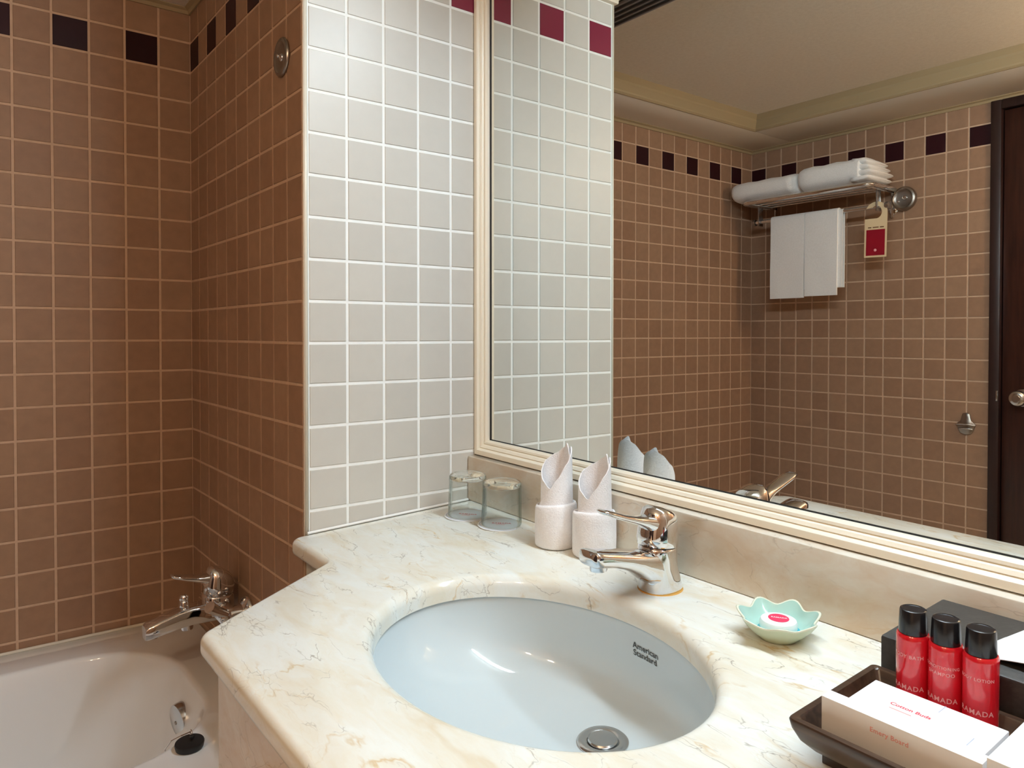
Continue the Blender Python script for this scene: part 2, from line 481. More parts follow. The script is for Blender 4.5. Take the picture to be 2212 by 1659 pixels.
struct(box('trim_4', SI_X, XR, SI_V, 0.02, ZS, 2.09, 'soffit', bev=0.002), 'lowered ceiling border over the vanity')
# golden riser moulding of the ceiling border
def riser(name, p0, p1, nrm, label):
    prof = [(0.0, 0.0), (0.004, 0.0), (0.010, 0.006), (0.010, 0.012), (0.022, 0.034), (0.022, 0.042), (0.032, 0.060), (0.0, 0.060)]
    rings = [[(p[0] + nrm[0] * d, p[1] + nrm[1] * d, ZS + z) for d, z in prof] for p in (p0, p1)]
    return struct(obj(name, loft(rings, name=name, smooth=False), 'cornice'), label)
riser('trim_5', (SI_X, SI_Y), (XR, SI_Y), (0, 1), 'golden moulding of the ceiling border opposite the mirror')
riser('trim_6', (SI_X, SI_Y), (SI_X, SI_V), (1, 0), 'golden moulding of the ceiling border beside the bath')
# small cove at the head of the tiles
def cove(name, p0, p1, nrm, label):
    prof = [(0.0, -0.012), (0.004, -0.012), (0.007, -0.004), (0.016, 0.0), (0.017, 0.004), (0.0, 0.004)]
    rings = [[(p[0] + nrm[0] * d, p[1] + nrm[1] * d, ZS - 0.002 + z) for d, z in prof] for p in (p0, p1)]
    return struct(obj(name, loft(rings, name=name, smooth=False), 'cornice'), label)
cove('trim_7', (-LA + 0.002, YB), (-LA + 0.002, -D), (1, 0), 'narrow cove over the tiles beside the bath')
cove('trim_8', (-LA, YB - 0.002), (0.0, YB - 0.002), (0, -1), 'narrow cove over the tiles at the end of the bath')
cove('trim_9', (-LA, -D + 0.002), (XR, -D + 0.002), (0, 1), 'narrow cove over the tiles opposite the mirror')
struct(box('trim_10', -0.02, 0.012, YB - 0.006, 0.0, 2.0, 2.03, 'bead_cream', bev=0.004), 'cream cap moulding on the white tiled wall')
# air slot diffuser in the ceiling
vt = tag(empty('ceiling_vent', (0.0, -0.580, 2.09)), 'dark linear air vent with parallel slats in the ceiling', 'vent')
box('backing', -0.50, 0.45, -0.05, 0.05, -0.004, 0.0, 'vent_dark', vt)
for k in range(5):
    y = -0.046 + k * 0.023
    box('slat', -0.50, 0.45, y - 0.0035, y + 0.0035, -0.010, -0.002, 'vent_slat', vt, bev=0.001)

# ------------------------------------------------------------------ lamps
lt = tag(empty('mirror_light', (1.06, 0.02, 1.995)), 'long white tube light on the wall just above the mirror', 'light')
box('back_plate', -0.62, 0.62, -0.030, 0.0, -0.022, 0.022, 'lamp_trim', lt, bev=0.003)
obj('diffuser_tube', tube_mesh([(-0.60, -0.062, 0.0), (0.60, -0.062, 0.0)], 0.028, 28, 'diffuser_tube'), 'lamp_white', lt)
for x in (-0.606, 0.606):
    box('end_cap', x - 0.008, x + 0.008, -0.094, -0.028, -0.026, 0.026, 'lamp_trim', lt, bev=0.004)
dl = None
for i, (x, y, z, lb) in enumerate(((1.46, -1.50, 2.09, 'small warm opal globe ceiling lamp towards the right wall'), (1.02, -1.64, 2.09, 'small warm opal globe ceiling lamp in front of the door'))):
    if dl is None:
        dl = empty('ceiling_lamp', (x, y, z))
        obj('canopy', lathe([(0.050, 0.0), (0.052, -0.008), (0.044, -0.016), (0.010, -0.020), (0.008, -0.085)], 32, 'canopy', False, False), 'lamp_trim', dl)
        obj('opal_globe', lathe([(0.055 * math.sin(math.radians(a)) + 0.0002, -0.138 - 0.055 * math.cos(math.radians(a))) for a in range(0, 181, 9)], 32, 'opal_globe'), 'lamp_warm', dl)
        d = dl
    else:
        d = copy_thing(dl, (x, y, z))
    tag(d, lb, 'lamp', 'warm ceiling lamps')

# ------------------------------------------------------------------ door
door = struct(empty('door_1', (0, 0, 0)), 'dark brown wooden door in a dark frame')
def dbox(n, *a, **k): return box(n, *a, **k)
dbox('door_frame', DOORX, DOORX + 0.034, -D - 0.08, -D + 0.012, 0.0, 2.018, 'wood_frame', door, bev=0.003)
dbox('door_frame', 1.046, 1.08, -D - 0.08, -D + 0.012, 0.0, 2.018, 'wood_frame', door, bev=0.003)
dbox('door_frame', DOORX + 0.034, 1.046, -D - 0.08, -D + 0.012, 1.985, 2.018, 'wood_frame', door, bev=0.003)
leaf = dbox('door_leaf', DOORX + 0.038, 1.042, -D - 0.05, -D - 0.006, 0.005, 1.982, 'wood_door', door, bev=0.002)
kn = obj('door_knob', lathe([(0.0005, 0.066), (0.012, 0.066), (0.013, 0.062), (0.020, 0.0615), (0.026, 0.056), (0.0275, 0.046), (0.024, 0.034), (0.014, 0.027), (0.012, 0.012), (0.014, 0.008), (0.030, 0.006), (0.032, 0.0), (0.0, 0.0)], 36, 'door_knob'), 'steel', leaf, loc=(0.348, -D - 0.006, 0.977), rot=(-math.pi / 2, 0, 0))
kn['label'] = 'round brushed steel door knob with a lock button'
box('strike_plate', 0.270, 0.276, -D + 0.0122, -D + 0.0135, 0.962, 0.998, 'steel', door, bev=0.0005)

# ------------------------------------------------------------------ bath tub
TX0, TX1, TY0, TY1 = -LA + 0.003, 0.045, -D + 0.004, YB - 0.004
tub = tag(empty('bathtub', (-0.35, -1.2, 0.0)), 'white built-in bathtub below the brown tiled walls', 'bathtub')
def rrect(cx, cy, hx, hy, r, seg=9):
    out = []
    for sx_, sy_, a0 in ((1, 1, 0), (-1, 1, 90), (-1, -1, 180), (1, -1, 270)):
        for i in range(seg + 1):
            a = math.radians(a0 + 90 * i / seg)
            out.append((cx + sx_ * (hx - r) + r * math.cos(a), cy + sy_ * (hy - r) + r * math.sin(a)))
    return out
ocx, ocy, ohx, ohy = (TX0 + TX1) / 2, (TY0 + TY1) / 2, (TX1 - TX0) / 2, (TY1 - TY0) / 2
icx, icy, ihx, ihy = -0.350, -1.20, 0.272, 0.700
rings = []
def addr(lst, z): rings.append([(x + 0.35, y + 1.2, z) for x, y in lst])
addr(rrect(ocx, ocy, ohx, ohy, 0.006), 0.0)
addr(rrect(ocx, ocy, ohx, ohy, 0.006), ZTUB - 0.012)
for a in (30, 60, 90):
    q = 0.012 * (1 - math.cos(math.radians(a)))
    addr(rrect(ocx, ocy, ohx - q * 0.6, ohy - q * 0.6, 0.008), ZTUB - 0.012 + 0.012 * math.sin(math.radians(a)))
addr(rrect(icx, icy, ihx + 0.010, ihy + 0.010, 0.205), ZTUB)
addr(rrect(icx, icy, ihx + 0.004, ihy + 0.004, 0.20), ZTUB - 0.0006)
addr(rrect(icx, icy, ihx, ihy, 0.197), ZTUB - 0.0035)
addr(rrect(icx, icy, ihx - 0.003, ihy - 0.003, 0.195), ZTUB - 0.010)
for t, dz in ((0.12, 0.03), (0.25, 0.08), (0.40, 0.16), (0.55, 0.24), (0.75, 0.30), (1.0, 0.335), (1.4, 0.352), (2.0, 0.358)):
    addr(rrect(icx, icy, ihx - 0.004 - 0.055 * t, ihy - 0.004 - 0.09 * t, 0.19 - 0.045 * t), ZTUB - 0.006 - dz)
shell = obj('shell', loft(rings, name='shell'), 'tub_enamel', tub)
shell.data.set_sharp_from_angle(angle=math.radians(60))
ov = obj('overflow_plate', lathe([(0.0, 0.020), (0.030, 0.019), (0.035, 0.017), (0.0365, 0.010), (0.0365, 0.0), (0.030, -0.012)], 40, 'overflow_plate'), 'steel', tub,
         loc=(0.0, 1.2 - 0.513, 0.392), rot=(math.radians(96), 0, math.radians(10)))
ov['label'] = 'round brushed steel overflow plate'
obj('screw', lathe([(0.0, 0.0215), (0.0035, 0.0213), (0.004, 0.019)], 14, 'screw'), 'steel_aged', ov)
# white caulk bead along the tiles
tube = tube_mesh([(-LA + 0.005, YB - 0.005, ZTUB + 0.002), (-LA + 0.005, -D + 0.004, ZTUB + 0.002)], 0.004, 8)
struct(obj('trim_11', tube, 'bead_cream'), 'thin sealant line between bath rim and tiled wall')

# plug with chain, left on the bath rim
px, py = -0.078, -0.572
pl = tag(empty('bath_plug', (px, py, ZTUB)), 'black rubber bath plug with chain lying on the bath rim', 'plug')
obj('stopper', lathe([(0.0, 0.0), (0.021, 0.0), (0.023, 0.0015), (0.0245, 0.009), (0.0235, 0.0115), (0.012, 0.012), (0.0, 0.0123)], 36, 'stopper'), 'rubber', pl, rot=(0.05, 0.05, 0), loc=(0, 0, 0.0012))
rg = []
for i in range(17):
    a = 2 * math.pi * i / 16
    rg.append((-0.006 + 0.006 * math.cos(a), 0.004, 0.022 + 0.006 * math.sin(a)))
obj('ring', tube_mesh(rg, 0.0013, 8, 'ring', False), 'chrome', pl)
obj('knob', lathe([(0.0, 0.022), (0.004, 0.021), (0.0045, 0.018), (0.003, 0.015)], 16, 'knob'), 'rubber', pl, loc=(0.004, 0.003, 0.003))
ch = [(-0.010, 0.004, 0.024), (-0.022, -0.008, 0.016), (-0.034, -0.022, 0.006), (-0.046, -0.030, -0.012), (-0.058, -0.020, -0.06)]
obj('chain', tube_mesh(ch, 0.0011, 6, 'chain'), 'chrome', pl)

# ------------------------------------------------------------------ bath mixer on the end wall
bxm, bzm = -0.3736, 0.604
bm_ = tag(empty('bath_mixer', (bxm, YB - 0.003, bzm)), 'chrome lever bath mixer with spout on the brown tiled end wall', 'faucet')
body = tube_mesh([(-0.082, -0.042, 0), (-0.078, -0.042, 0), (0.078, -0.042, 0), (0.082, -0.042, 0)], [0.016, 0.020, 0.020, 0.016], 24, 'body')
obj('body', body, 'chrome', bm_)
for s in (-1, 1):
    obj('escutcheon', lathe([(0.034, 0.0), (0.034, 0.004), (0.030, 0.010), (0.020, 0.016), (0.017, 0.040), (0.0, 0.041)], 32, 'escutcheon'), 'chrome', bm_, loc=(s * 0.070, 0, 0), rot=(math.pi / 2, 0, 0))
# cartridge tower and lever
def sec(cx, cy, cz, rx, ry, tilt=0.0, n=2.4, seg=28):
    pts = []
    for (u, v) in superring(0, 0, rx, ry, n, seg):
        pts.append((cx + u, cy + v * math.cos(tilt), cz + v * math.sin(tilt)))
    return pts
obj('tower', loft([sec(0, -0.042, -0.012, 0.028, 0.030), sec(0, -0.042, 0.008, 0.031, 0.032), sec(0, -0.043, 0.026, 0.031, 0.032, -0.05), sec(0, -0.044, 0.031, 0.028, 0.029, -0.05)], name='tower'), 'chrome', bm_)
def yzsec(y, z, w, t, n=2.6, seg=28, slope=0.0):
    """section in the plane square to a path running along -y"""
    return [(u, y + v * math.sin(slope), z + v * math.cos(slope)) for (u, v) in superring(0, 0, w, t, n, seg)]
obj('lever', loft([sec(0, -0.042, 0.033, 0.030, 0.031, -0.04), sec(0, -0.041, 0.048, 0.0305, 0.0315, -0.10), sec(0, -0.039, 0.064, 0.029, 0.030, -0.28), sec(0, -0.038, 0.076, 0.026, 0.027, -0.42), sec(0, -0.038, 0.083, 0.018, 0.019, -0.45), sec(0, -0.038, 0.086, 0.008, 0.008, -0.45)], name='lever'), 'chrome', bm_)
obj('lever_arm', loft([yzsec(-0.034, 0.068, 0.021, 0.015), yzsec(-0.060, 0.066, 0.019, 0.013), yzsec(-0.085, 0.070, 0.0145, 0.0075), yzsec(-0.115, 0.078, 0.014, 0.005), yzsec(-0.132, 0.084, 0.0145, 0.0045), yzsec(-0.1375, 0.086, 0.010, 0.0025)], name='lever_arm'), 'chrome', bm_)
sp = obj('spout', loft([yzsec(-0.042, -0.004, 0.023, 0.021, 4), yzsec(-0.070, -0.003, 0.0235, 0.020, 5), yzsec(-0.100, -0.003, 0.0235, 0.0195, 5), yzsec(-0.125, -0.006, 0.023, 0.019, 5), yzsec(-0.160, -0.014, 0.022, 0.0165, 5), yzsec(-0.184, -0.020, 0.021, 0.0145, 5), yzsec(-0.189, -0.0215, 0.019, 0.0125, 5)], name='spout'), 'chrome', bm_)
sp.data.set_sharp_from_angle(angle=math.radians(50))
obj('outlet', lathe([(0.0, -0.010), (0.009, -0.010), (0.0095, 0.0), (0.0, 0.0)], 20, 'outlet'), 'chrome_dark', sp, loc=(0, -0.172, -0.026))
obj('diverter_knob', lathe([(0.0, 0.032), (0.006, 0.031), (0.009, 0.027), (0.0095, 0.022), (0.0075, 0.018), (0.0095, 0.015), (0.0095, 0.006), (0.006, 0.003), (0.006, 0.0)], 24, 'diverter_knob'), 'chrome', sp, loc=(0, -0.112, 0.010))
obj('hose_outlet', lathe([(0.0, -0.022), (0.011, -0.022), (0.012, -0.019), (0.012, 0.0), (0.0, 0.0)], 24, 'hose_outlet'), 'chrome', sp, loc=(0, -0.106, -0.012))
hose = [(0.075, -0.045, 0.006), (0.082, -0.070, 0.022), (0.090, -0.085, 0.034)]
obj('hand_shower_holder', tube_mesh(hose, [0.008, 0.010, 0.012], 16, 'hand_shower_holder'), 'chrome', bm_)

# retractable clothesline: hook on the bath end wall and reel on the opposite wall
def wall_disc(name, loc, rot, label, cat, grp):
    t = tag(empty(name, loc, rot), label, cat, grp)
    obj('cup', lathe([(0.036, 0.0), (0.0365, 0.006), (0.034, 0.011), (0.029, 0.013), (0.026, 0.010), (0.020, 0.008), (0.0, 0.0075)], 40, 'cup'), 'steel_aged', t)
    obj('eyelet', lathe([(0.0035, 0.012), (0.0055, 0.013), (0.007, 0.011), (0.007, 0.0)], 20, 'eyelet', True, False), 'chrome', t, loc=(0.004, -0.002, 0))
    obj('screw', lathe([(0.0, 0.012), (0.0035, 0.0115), (0.004, 0.006)], 14, 'screw'), 'chrome', t, loc=(-0.014, 0.006, 0))
    return t
hook = wall_disc('clothesline_hook', (-0.0918, YB - 0.0028, 1.7203), (math.pi / 2, 0, 0), 'round chrome clothesline fitting on the bath end wall near the white tiles', 'clothesline', 'clothesline fittings')
hook.scale = (1.0, 1.0, 0.45)
t = wall_disc('clothesline_reel', (-0.0551, -D + 0.0028, 1.7184), (-math.pi / 2, 0, 0), 'round chrome clothesline fitting beside the towel rack, seen in the mirror', 'clothesline', 'clothesline fittings')
t.scale = (1.3, 1.3, 1.3)

# ------------------------------------------------------------------ wall bottle opener
op = tag(empty('bottle_opener', (0.171, -D + 0.0028, 0.872), (-math.pi / 2, 0, 0)), 'small chrome bottle opener fixed to the brown tiles beside the door', 'bottle opener')
outl = [(0, 0.037), (0.010, 0.034), (0.013, 0.024), (0.016, 0.010), (0.030, -0.002), (0.026, -0.010), (0.023, -0.022), (0.016, -0.033), (0, -0.038)]
outl = outl + [(-x, y) for x, y in reversed(outl[1:-1])]
def plate(o2, z0, z1, inset=0.0015):
    cx = sum(p[0] for p in o2) / len(o2); cy = sum(p[1] for p in o2) / len(o2)
    sc = 0.94
    return loft([[(x, -y, z0) for x, y in o2], [(x, -y, z1 - inset) for x, y in o2], [(cx + (x - cx) * sc, -(cy + (y - cy) * sc), z1) for x, y in o2]], name='plate')
op.scale = (1.12, 1.08, 1.0)
obj('plate', plate(outl, 0.0, 0.004), 'steel_aged', op)
obj('upper_jaw', tube_mesh([(-0.028, 0.004, 0.006), (-0.012, 0.001, 0.016), (0.012, 0.001, 0.016), (0.028, 0.004, 0.006)], 0.0028, 10, 'upper_jaw'), 'steel', op)
obj('lower_jaw', tube_mesh([(-0.020, 0.018, 0.004), (-0.008, 0.016, 0.012), (0.008, 0.016, 0.012), (0.020, 0.018, 0.004)], 0.0028, 10, 'lower_jaw'), 'steel', op)

# ------------------------------------------------------------------ towel rack, towels, door hanger
rk = tag(empty('towel_rack', (-0.36, -D + 0.003, 1.755)), 'chrome towel shelf with hanging bar on the brown tiled wall', 'towel rack')
for s, x in ((-1, -0.255), (1, 0.262)):
    box('bracket', x - 0.004, x + 0.004, 0.0, 0.215, -0.010, 0.004, 'chrome', rk, bev=0.002)
    box('bracket', x - 0.004, x + 0.004, 0.0, 0.014, -0.105, 0.004, 'chrome', rk, bev=0.003)
    box('bracket', x - 0.003, x + 0.003, 0.104, 0.136, -0.090, -0.004, 'chrome_dark', rk, bev=0.002)
    obj('wall_flange', lathe([(0.020, 0.0), (0.020, 0.004), (0.014, 0.009), (0.0, 0.010)], 28, 'wall_flange'), 'chrome', rk, loc=(x, 0, -0.072), rot=(-math.pi / 2, 0, 0))
for y in (0.03, 0.075, 0.12, 0.165):
    obj('shelf_rod', tube_mesh([(-0.262, y, 0.004), (0.268, y, 0.004)], 0.005, 12, 'shelf_rod'), 'chrome', rk)
obj('front_rail', tube_mesh([(-0.262, 0.02, 0.0), (-0.276, 0.04, 0.0), (-0.280, 0.19, 0.0), (-0.272, 0.208, 0.0), (-0.255, 0.215, 0.0), (0.262, 0.215, 0.0), (0.276, 0.205, 0.0), (0.280, 0.19, 0.0), (0.280, 0.03, 0.0)], 0.009, 14, 'front_rail'), 'chrome', rk)
obj('towel_bar', tube_mesh([(-0.275, 0.12, -0.072), (0.292, 0.12, -0.072)], 0.008, 16, 'towel_bar'), 'chrome', rk)
for x in (-0.283, 0.298):
    obj('bar_end', lathe([(0.0, -0.010), (0.011, -0.009), (0.014, -0.003), (0.014, 0.006), (0.0, 0.010)], 24, 'bar_end'), 'chrome_dark', rk, loc=(x, 0.12, -0.072), rot=(0, math.pi / 2, 0))

def towel_slab(cx, L, yc, wy, z0, th, flat_right=False, seg=14):
    """soft slab with rounded long edges running along x"""
    rings = []
    xs = [-0.5, -0.49, -0.465, -0.43, -0.38, -0.25, -0.1, 0.1, 0.25, 0.38, 0.44, 0.48, 0.5]
    for i, f in enumerate(xs):
        e = 1.0
        if f < -0.38: e = math.sqrt(max(0.0, 1 - ((-0.38 - f) / 0.125) ** 2)) * 0.98 + 0.02
        if f > 0.44 and not flat_right: e = 1 - 0.25 * ((f - 0.44) / 0.06) ** 2
        w = 1 + 0.03 * math.sin(f * 17)
        rings.append([(cx + f * L, yc + u * e, z0 + th / 2 * (1 + 0.02 * math.sin(f * 23)) + v * e * w) for u, v in superring(0, 0, wy / 2, th / 2, 2.8, 28)])
    return loft(rings, name='towel')
t1 = tag(empty('rolled_towel', (-0.36, -D + 0.003, 1.766)), 'white bath towel rolled on the rack shelf, rounded end towards the corner', 'towel')
obj('roll', towel_slab(-0.196, 0.328, 0.128, 0.185, 0.0, 0.088), 'terry_soft', t1)
t2 = tag(empty('folded_towel', (-0.36, -D + 0.003, 1.766)), 'white bath towel folded on the rack shelf with its layered ends showing', 'towel')
obj('body', towel_slab(0.100, 0.270, 0.128, 0.190, 0.0, 0.102, True), 'terry_soft', t2)
for k in range(4):
    th = 0.0235
    z = 0.002 + k * 0.0245
    x1 = (0.272, 0.280, 0.270, 0.262)[k]
    rings = []
    for f in (0.0, 0.3, 0.6, 0.8, 0.92, 1.0):
        e = math.sqrt(max(0.16, 1 - max(0.0, (f - 0.70) / 0.30) ** 2))
        dz = -0.012 * f * (k - 1.2) * 0.35
        rings.append([(0.205 + f * (x1 - 0.205), 0.128 + u * (0.96 + 0.03 * e), z + dz + th / 2 + v * e) for u, v in superring(0, 0, 0.094 - 0.003 * k, th / 2 + 0.001, 3.2, 28)])
    obj('end_layer', loft(rings, name='end_layer'), 'terry_soft', t2)

# hand towel hanging from the bar
ht = tag(empty('hand_towel', (-0.395, -D + 0.123, 1.683)), 'white hand towel folded in half lengthwise hanging from the rack bar', 'towel')
def hang_panel(x0, x1, yo, ztop, zbot, side, thick=0.007):
    pts = []
    R = 0.011 + yo
    for z in (zbot, zbot + 0.05, zbot + 0.12, zbot + 0.2, -0.03, -0.008):
        pts.append((side * (R + 0.003 * (1 - (z - zbot) / (0 - zbot))), z))
    for i in range(9):
        a = math.pi * i / 8
        pts.append((side * R * math.cos(a), R * math.sin(a) * 0.9))
    for z in (-0.008, -0.03, -0.15, -0.30): pts.append((-side * R, z))
    V, F = [], []
    nx = 9
    for j, (y, z) in enumerate(pts):
        for i in range(nx):
            f = i / (nx - 1); x = x0 + (x1 - x0) * f
            V.append((x, y + 0.0012 * math.sin(f * 7 + z * 20) * (1 if z < -0.02 else 0.2), z))
    for j in range(len(pts) - 1):
        for i in range(nx - 1):
            a = j * nx + i
            F.append((a, a + 1, a + nx + 1, a + nx))
    me = mesh('panel', V, F)
    bm = bmesh.new(); bm.from_mesh(me)
    bmesh.ops.recalc_face_normals(bm, faces=bm.faces[:])
    r = bmesh.ops.solidify(bm, geom=bm.faces[:], thickness=thick)
    bm.to_mesh(me); bm.free()
    me.polygons.foreach_set('use_smooth', [True] * len(me.polygons))
    me.set_sharp_from_angle(angle=math.radians(50))
    return me
for x0, x1, zb in ((-0.158, -0.0025, -0.336), (0.0025, 0.142, -0.331)):
    obj('front_fold', hang_panel(x0, x1, 0.006, 0.0, zb, 1), 'terry_soft', ht)
obj('back_fold', hang_panel(-0.145, 0.160, -0.001, 0.0, -0.30, 1, 0.004), 'terry_soft', ht)

# door hanger card on the bar end
hg = tag(empty('door_hanger', (-0.103, -D + 0.130, 1.595)), 'cream and red door hanger card hooked over the end of the towel bar', 'door hanger')
V2 = [(-0.043, -0.105), (0.043, -0.105), (0.043, 0.063)] + [(0.043 * math.cos(a), 0.063 + 0.043 * math.sin(a)) for a in [math.radians(x) for x in range(10, 160, 12)]]
hole = [(0.022 * math.cos(a), 0.066 + 0.024 * math.sin(a)) for a in [math.radians(x) for x in range(130, -91, -14)]]
poly = V2 + hole + [(-0.043, 0.042)]
bm = bmesh.new()
vs = [bm.verts.new((x, 0.0, z)) for x, z in poly]
f = bm.faces.new(vs)
r = bmesh.ops.extrude_face_region(bm, geom=[f])
for v in r['geom']:
    if isinstance(v, bmesh.types.BMVert): v.co.y += 0.0012
bmesh.ops.recalc_face_normals(bm, faces=bm.faces[:])
bmesh.ops.triangulate(bm, faces=bm.faces[:])
me = bpy.data.meshes.new('card'); bm.to_mesh(me); bm.free()
hg_card = obj('card', me, 'hanger_card', hg)
box('red_panel', -0.036, 0.036, 0.0012, 0.0017, -0.098, 0.000, 'hanger_red', hg)
obj('emblem', lathe([(0.0, 0.0006), (0.005, 0.0005), (0.0055, 0.0)], 18, 'emblem'), 'ink_pink', hg, loc=(0.0, 0.0017, -0.078), rot=(-math.pi / 2, 0, 0))
for xa, xb in ((0.016, 0.031), (-0.012, 0.011), (-0.030, -0.017)):
    box('print_mark', xa, xb, 0.0012, 0.0014, 0.0065, 0.0105, 'ink_brown', hg)
hg.rotation_euler = (0, 0.02, 0)

# ------------------------------------------------------------------ vanity worktop with basin hole
def corner(p_prev, p, p_next, r, n=6):
    p0, p1, p2 = Vector(p_prev), Vector(p), Vector(p_next)
    a = (p0 - p1).normalized(); b = (p2 - p1).normalized()
    ang = a.angle(b); t = r / math.tan(ang / 2)
    s, e = p1 + a * t, p1 + b * t
    c = p1 + (a + b).normalized() * (r / math.sin(ang / 2))
    a0 = math.atan2(s.y - c.y, s.x - c.x); a1 = math.atan2(e.y - c.y, e.x - c.x)
    d = a1 - a0
    while d > math.pi: d -= 2 * math.pi
    while d < -math.pi: d += 2 * math.pi
    return [(c.x + r * math.cos(a0 + d * i / n), c.y + r * math.sin(a0 + d * i / n)) for i in range(n + 1)]
OUT = [(0.0036, -0.004), (0.0036, -0.4235), (0.166, -0.4245), (0.312, -0.658), (1.742, -0.664), (1.742, -0.004)]
RAD = [0.0, 0.020, 0.012, 0.026, 0.0, 0.0]
outline = []
for i, pnt in enumerate(OUT):
    if RAD[i] > 0: outline += corner(OUT[i - 1], pnt, OUT[(i + 1) % len(OUT)], RAD[i])
    else: outline.append(pnt)
# the first corner starts at the wall corner, cut back so the worktop butts against the tiles
BCX, BCY, BA, BB = 0.606, -0.3505, 0.238, 0.175
def offset(loop, d):
    n = len(loop); out = []
    for i in range(n):
        p0, p1, p2 = Vector(loop[i - 1]), Vector(loop[i]), Vector(loop[(i + 1) % n])
        e1 = (p1 - p0).normalized(); e2 = (p2 - p1).normalized()
        n1 = Vector((-e1.y, e1.x)); n2 = Vector((-e2.y, e2.x))   # left normal = inside for ccw
        nn = (n1 + n2); nn = nn / max(nn.length_squared, 1e-9) * 2
        if nn.length > 2.0: nn = nn.normalized() * 2.0
        out.append((p1.x + nn.x * d, p1.y + nn.y * d))
    return out
def area(l): return sum(l[i - 1][0] * l[i][1] - l[i][0] * l[i - 1][1] for i in range(len(l))) / 2
if area(outline) < 0: outline.reverse()
TH, RB = 0.030, 0.011
NB = 96
def hole_loop(d): return [(BCX + (BA + d) * math.cos(2 * math.pi * j / NB), BCY + (BB + d) * math.sin(2 * math.pi * j / NB)) for j in range(NB)]
bm = bmesh.new()
def ring_v(lp, z): return [bm.verts.new((x, y, z)) for x, y in lp]
def bridge(a, b):
    n = len(a)
    for j in range(n):
        k = (j + 1) % n
        bm.faces.new((a[j], a[k], b[k], b[j]))
prof = []
for i in range(6):
    a = math.pi / 2 * i / 5
    prof.append((RB * (1 - math.sin(a)), 0.0 - RB * (1 - math.cos(a))))     # inset, z from top to side
prof += [(0.0, -TH + RB)]
for i in range(1, 5):
    a = math.pi / 2 * i / 4
    prof.append((RB * (1 - math.cos(a)), -TH + RB - RB * math.sin(a)))
outer = [ring_v(offset(outline, d), z) for d, z in prof]
for a, b in zip(outer[:-1], outer[1:]): bridge(a, b)
profh = []
RH = 0.016
for i in range(7):
    a = math.pi / 2 * i / 6
    profh.append((RH * (1 - math.sin(a)), 0.0 - RH * (1 - math.cos(a))))
profh += [(0.0, -TH)]
inner = [ring_v(hole_loop(d), z) for d, z in profh]
for a, b in zip(inner[:-1], inner[1:]): bridge(b, a)
def loop_edges(vs): return [bm.edges.get((vs[j], vs[(j + 1) % len(vs)])) for j in range(len(vs))]
for o_, i_ in ((outer[0], inner[0]), (outer[-1], inner[-1])):
    bmesh.ops.triangle_fill(bm, use_beauty=True, edges=loop_edges(o_) + loop_edges(i_))
bmesh.ops.recalc_face_normals(bm, faces=bm.faces[:])
me = bpy.data.meshes.new('worktop'); bm.to_mesh(me); bm.free()
for v in me.vertices: v.co.z += 0.85 + SX * v.co.x + SY * v.co.y
me.polygons.foreach_set('use_smooth', [True] * len(me.polygons))
me.set_sharp_from_angle(angle=math.radians(35))
vanity = tag(empty('vanity', (0.8, -0.35, 0.0)), 'cream marble vanity worktop with upstand and apron around the basin', 'vanity')
def vpart(name, me, mat):
    o = obj(name, me, mat, vanity); o.location = (-0.8, 0.35, 0.0); return o
vpart('worktop', me, 'marble')
# upstand behind the worktop
sb = box_mesh(0.0036, 1.742, -0.0394, -0.0045, 0.8502, 0.9425, 0.0022, 2, 'backsplash')
vpart('backsplash', shear_mesh(sb), 'marble_shaded')
# apron panels below
def panel(p0, p1, thick, z1, name):
    d = (Vector(p1) - Vector(p0)).normalized(); nrm = Vector((d.y, -d.x)) * -1
    q = [Vector(p0), Vector(p1), Vector(p1) + nrm * thick, Vector(p0) + nrm * thick]
    V = [(v.x, v.y, 0.0) for v in q] + [(v.x, v.y, z1(v.x, v.y)) for v in q]
    return fix_normals(mesh(name, V, [(0, 1, 2, 3), (4, 5, 6, 7), (0, 1, 5, 4), (1, 2, 6, 5), (2, 3, 7, 6), (3, 0, 4, 7)], False))
ztop = lambda x, y: zc(x, y) - TH - 0.0005
vpart('apron', panel((1.742, -0.630), (0.300, -0.630), -0.02, ztop, 'apron'), 'marble_shaded')
vpart('side_apron', panel((0.298, -0.628), (0.165, -0.405), -0.02, ztop, 'side_apron'), 'marble_shaded')
# sealant along white tiled wall
def caulk(p0, p1, r, name):
    return tube_mesh([p0, p1], r, 8, name)
struct(obj('trim_12', caulk((0.0052, -0.390, zc(0, -0.390) + 0.0012), (0.0052, -0.04, zc(0, -0.04) + 0.0012), 0.0028, 'trim_12'), 'caulk'), 'white sealant line where the worktop meets the white tiles')

# ------------------------------------------------------------------ basin
bs = tag(empty('wash_basin', (BCX, BCY, zc(BCX, BCY) - TH), (TILT[0], TILT[1], 0)), 'white oval undermount wash basin set in the marble worktop', 'basin')
DEP = 0.128
rings = []
def bring(s, z, cx=0.0, cy=0.0, e=0.0):
    rings.append([(cx + (BA + e) * s * math.cos(2 * math.pi * j / NB), cy + (BB + e) * s * math.sin(2 * math.pi * j / NB), z) for j in range(NB)])
bring(1.09, -0.012); bring(1.09, -0.0005); bring(1.0, -0.0005, e=0.006); bring(1.0, -0.003, e=0.005)
DRX, DRY = 0.018, 0.100
KEYS = [(0.0, 1.0, 0.0), (0.15, 0.985, 0.04), (0.35, 0.95, 0.13), (0.55, 0.89, 0.27), (0.70, 0.80, 0.40), (0.80, 0.70, 0.50), (0.87, 0.58, 0.62), (0.93, 0.43, 0.77), (0.97, 0.28, 0.90), (1.0, 0.115, 1.0)]
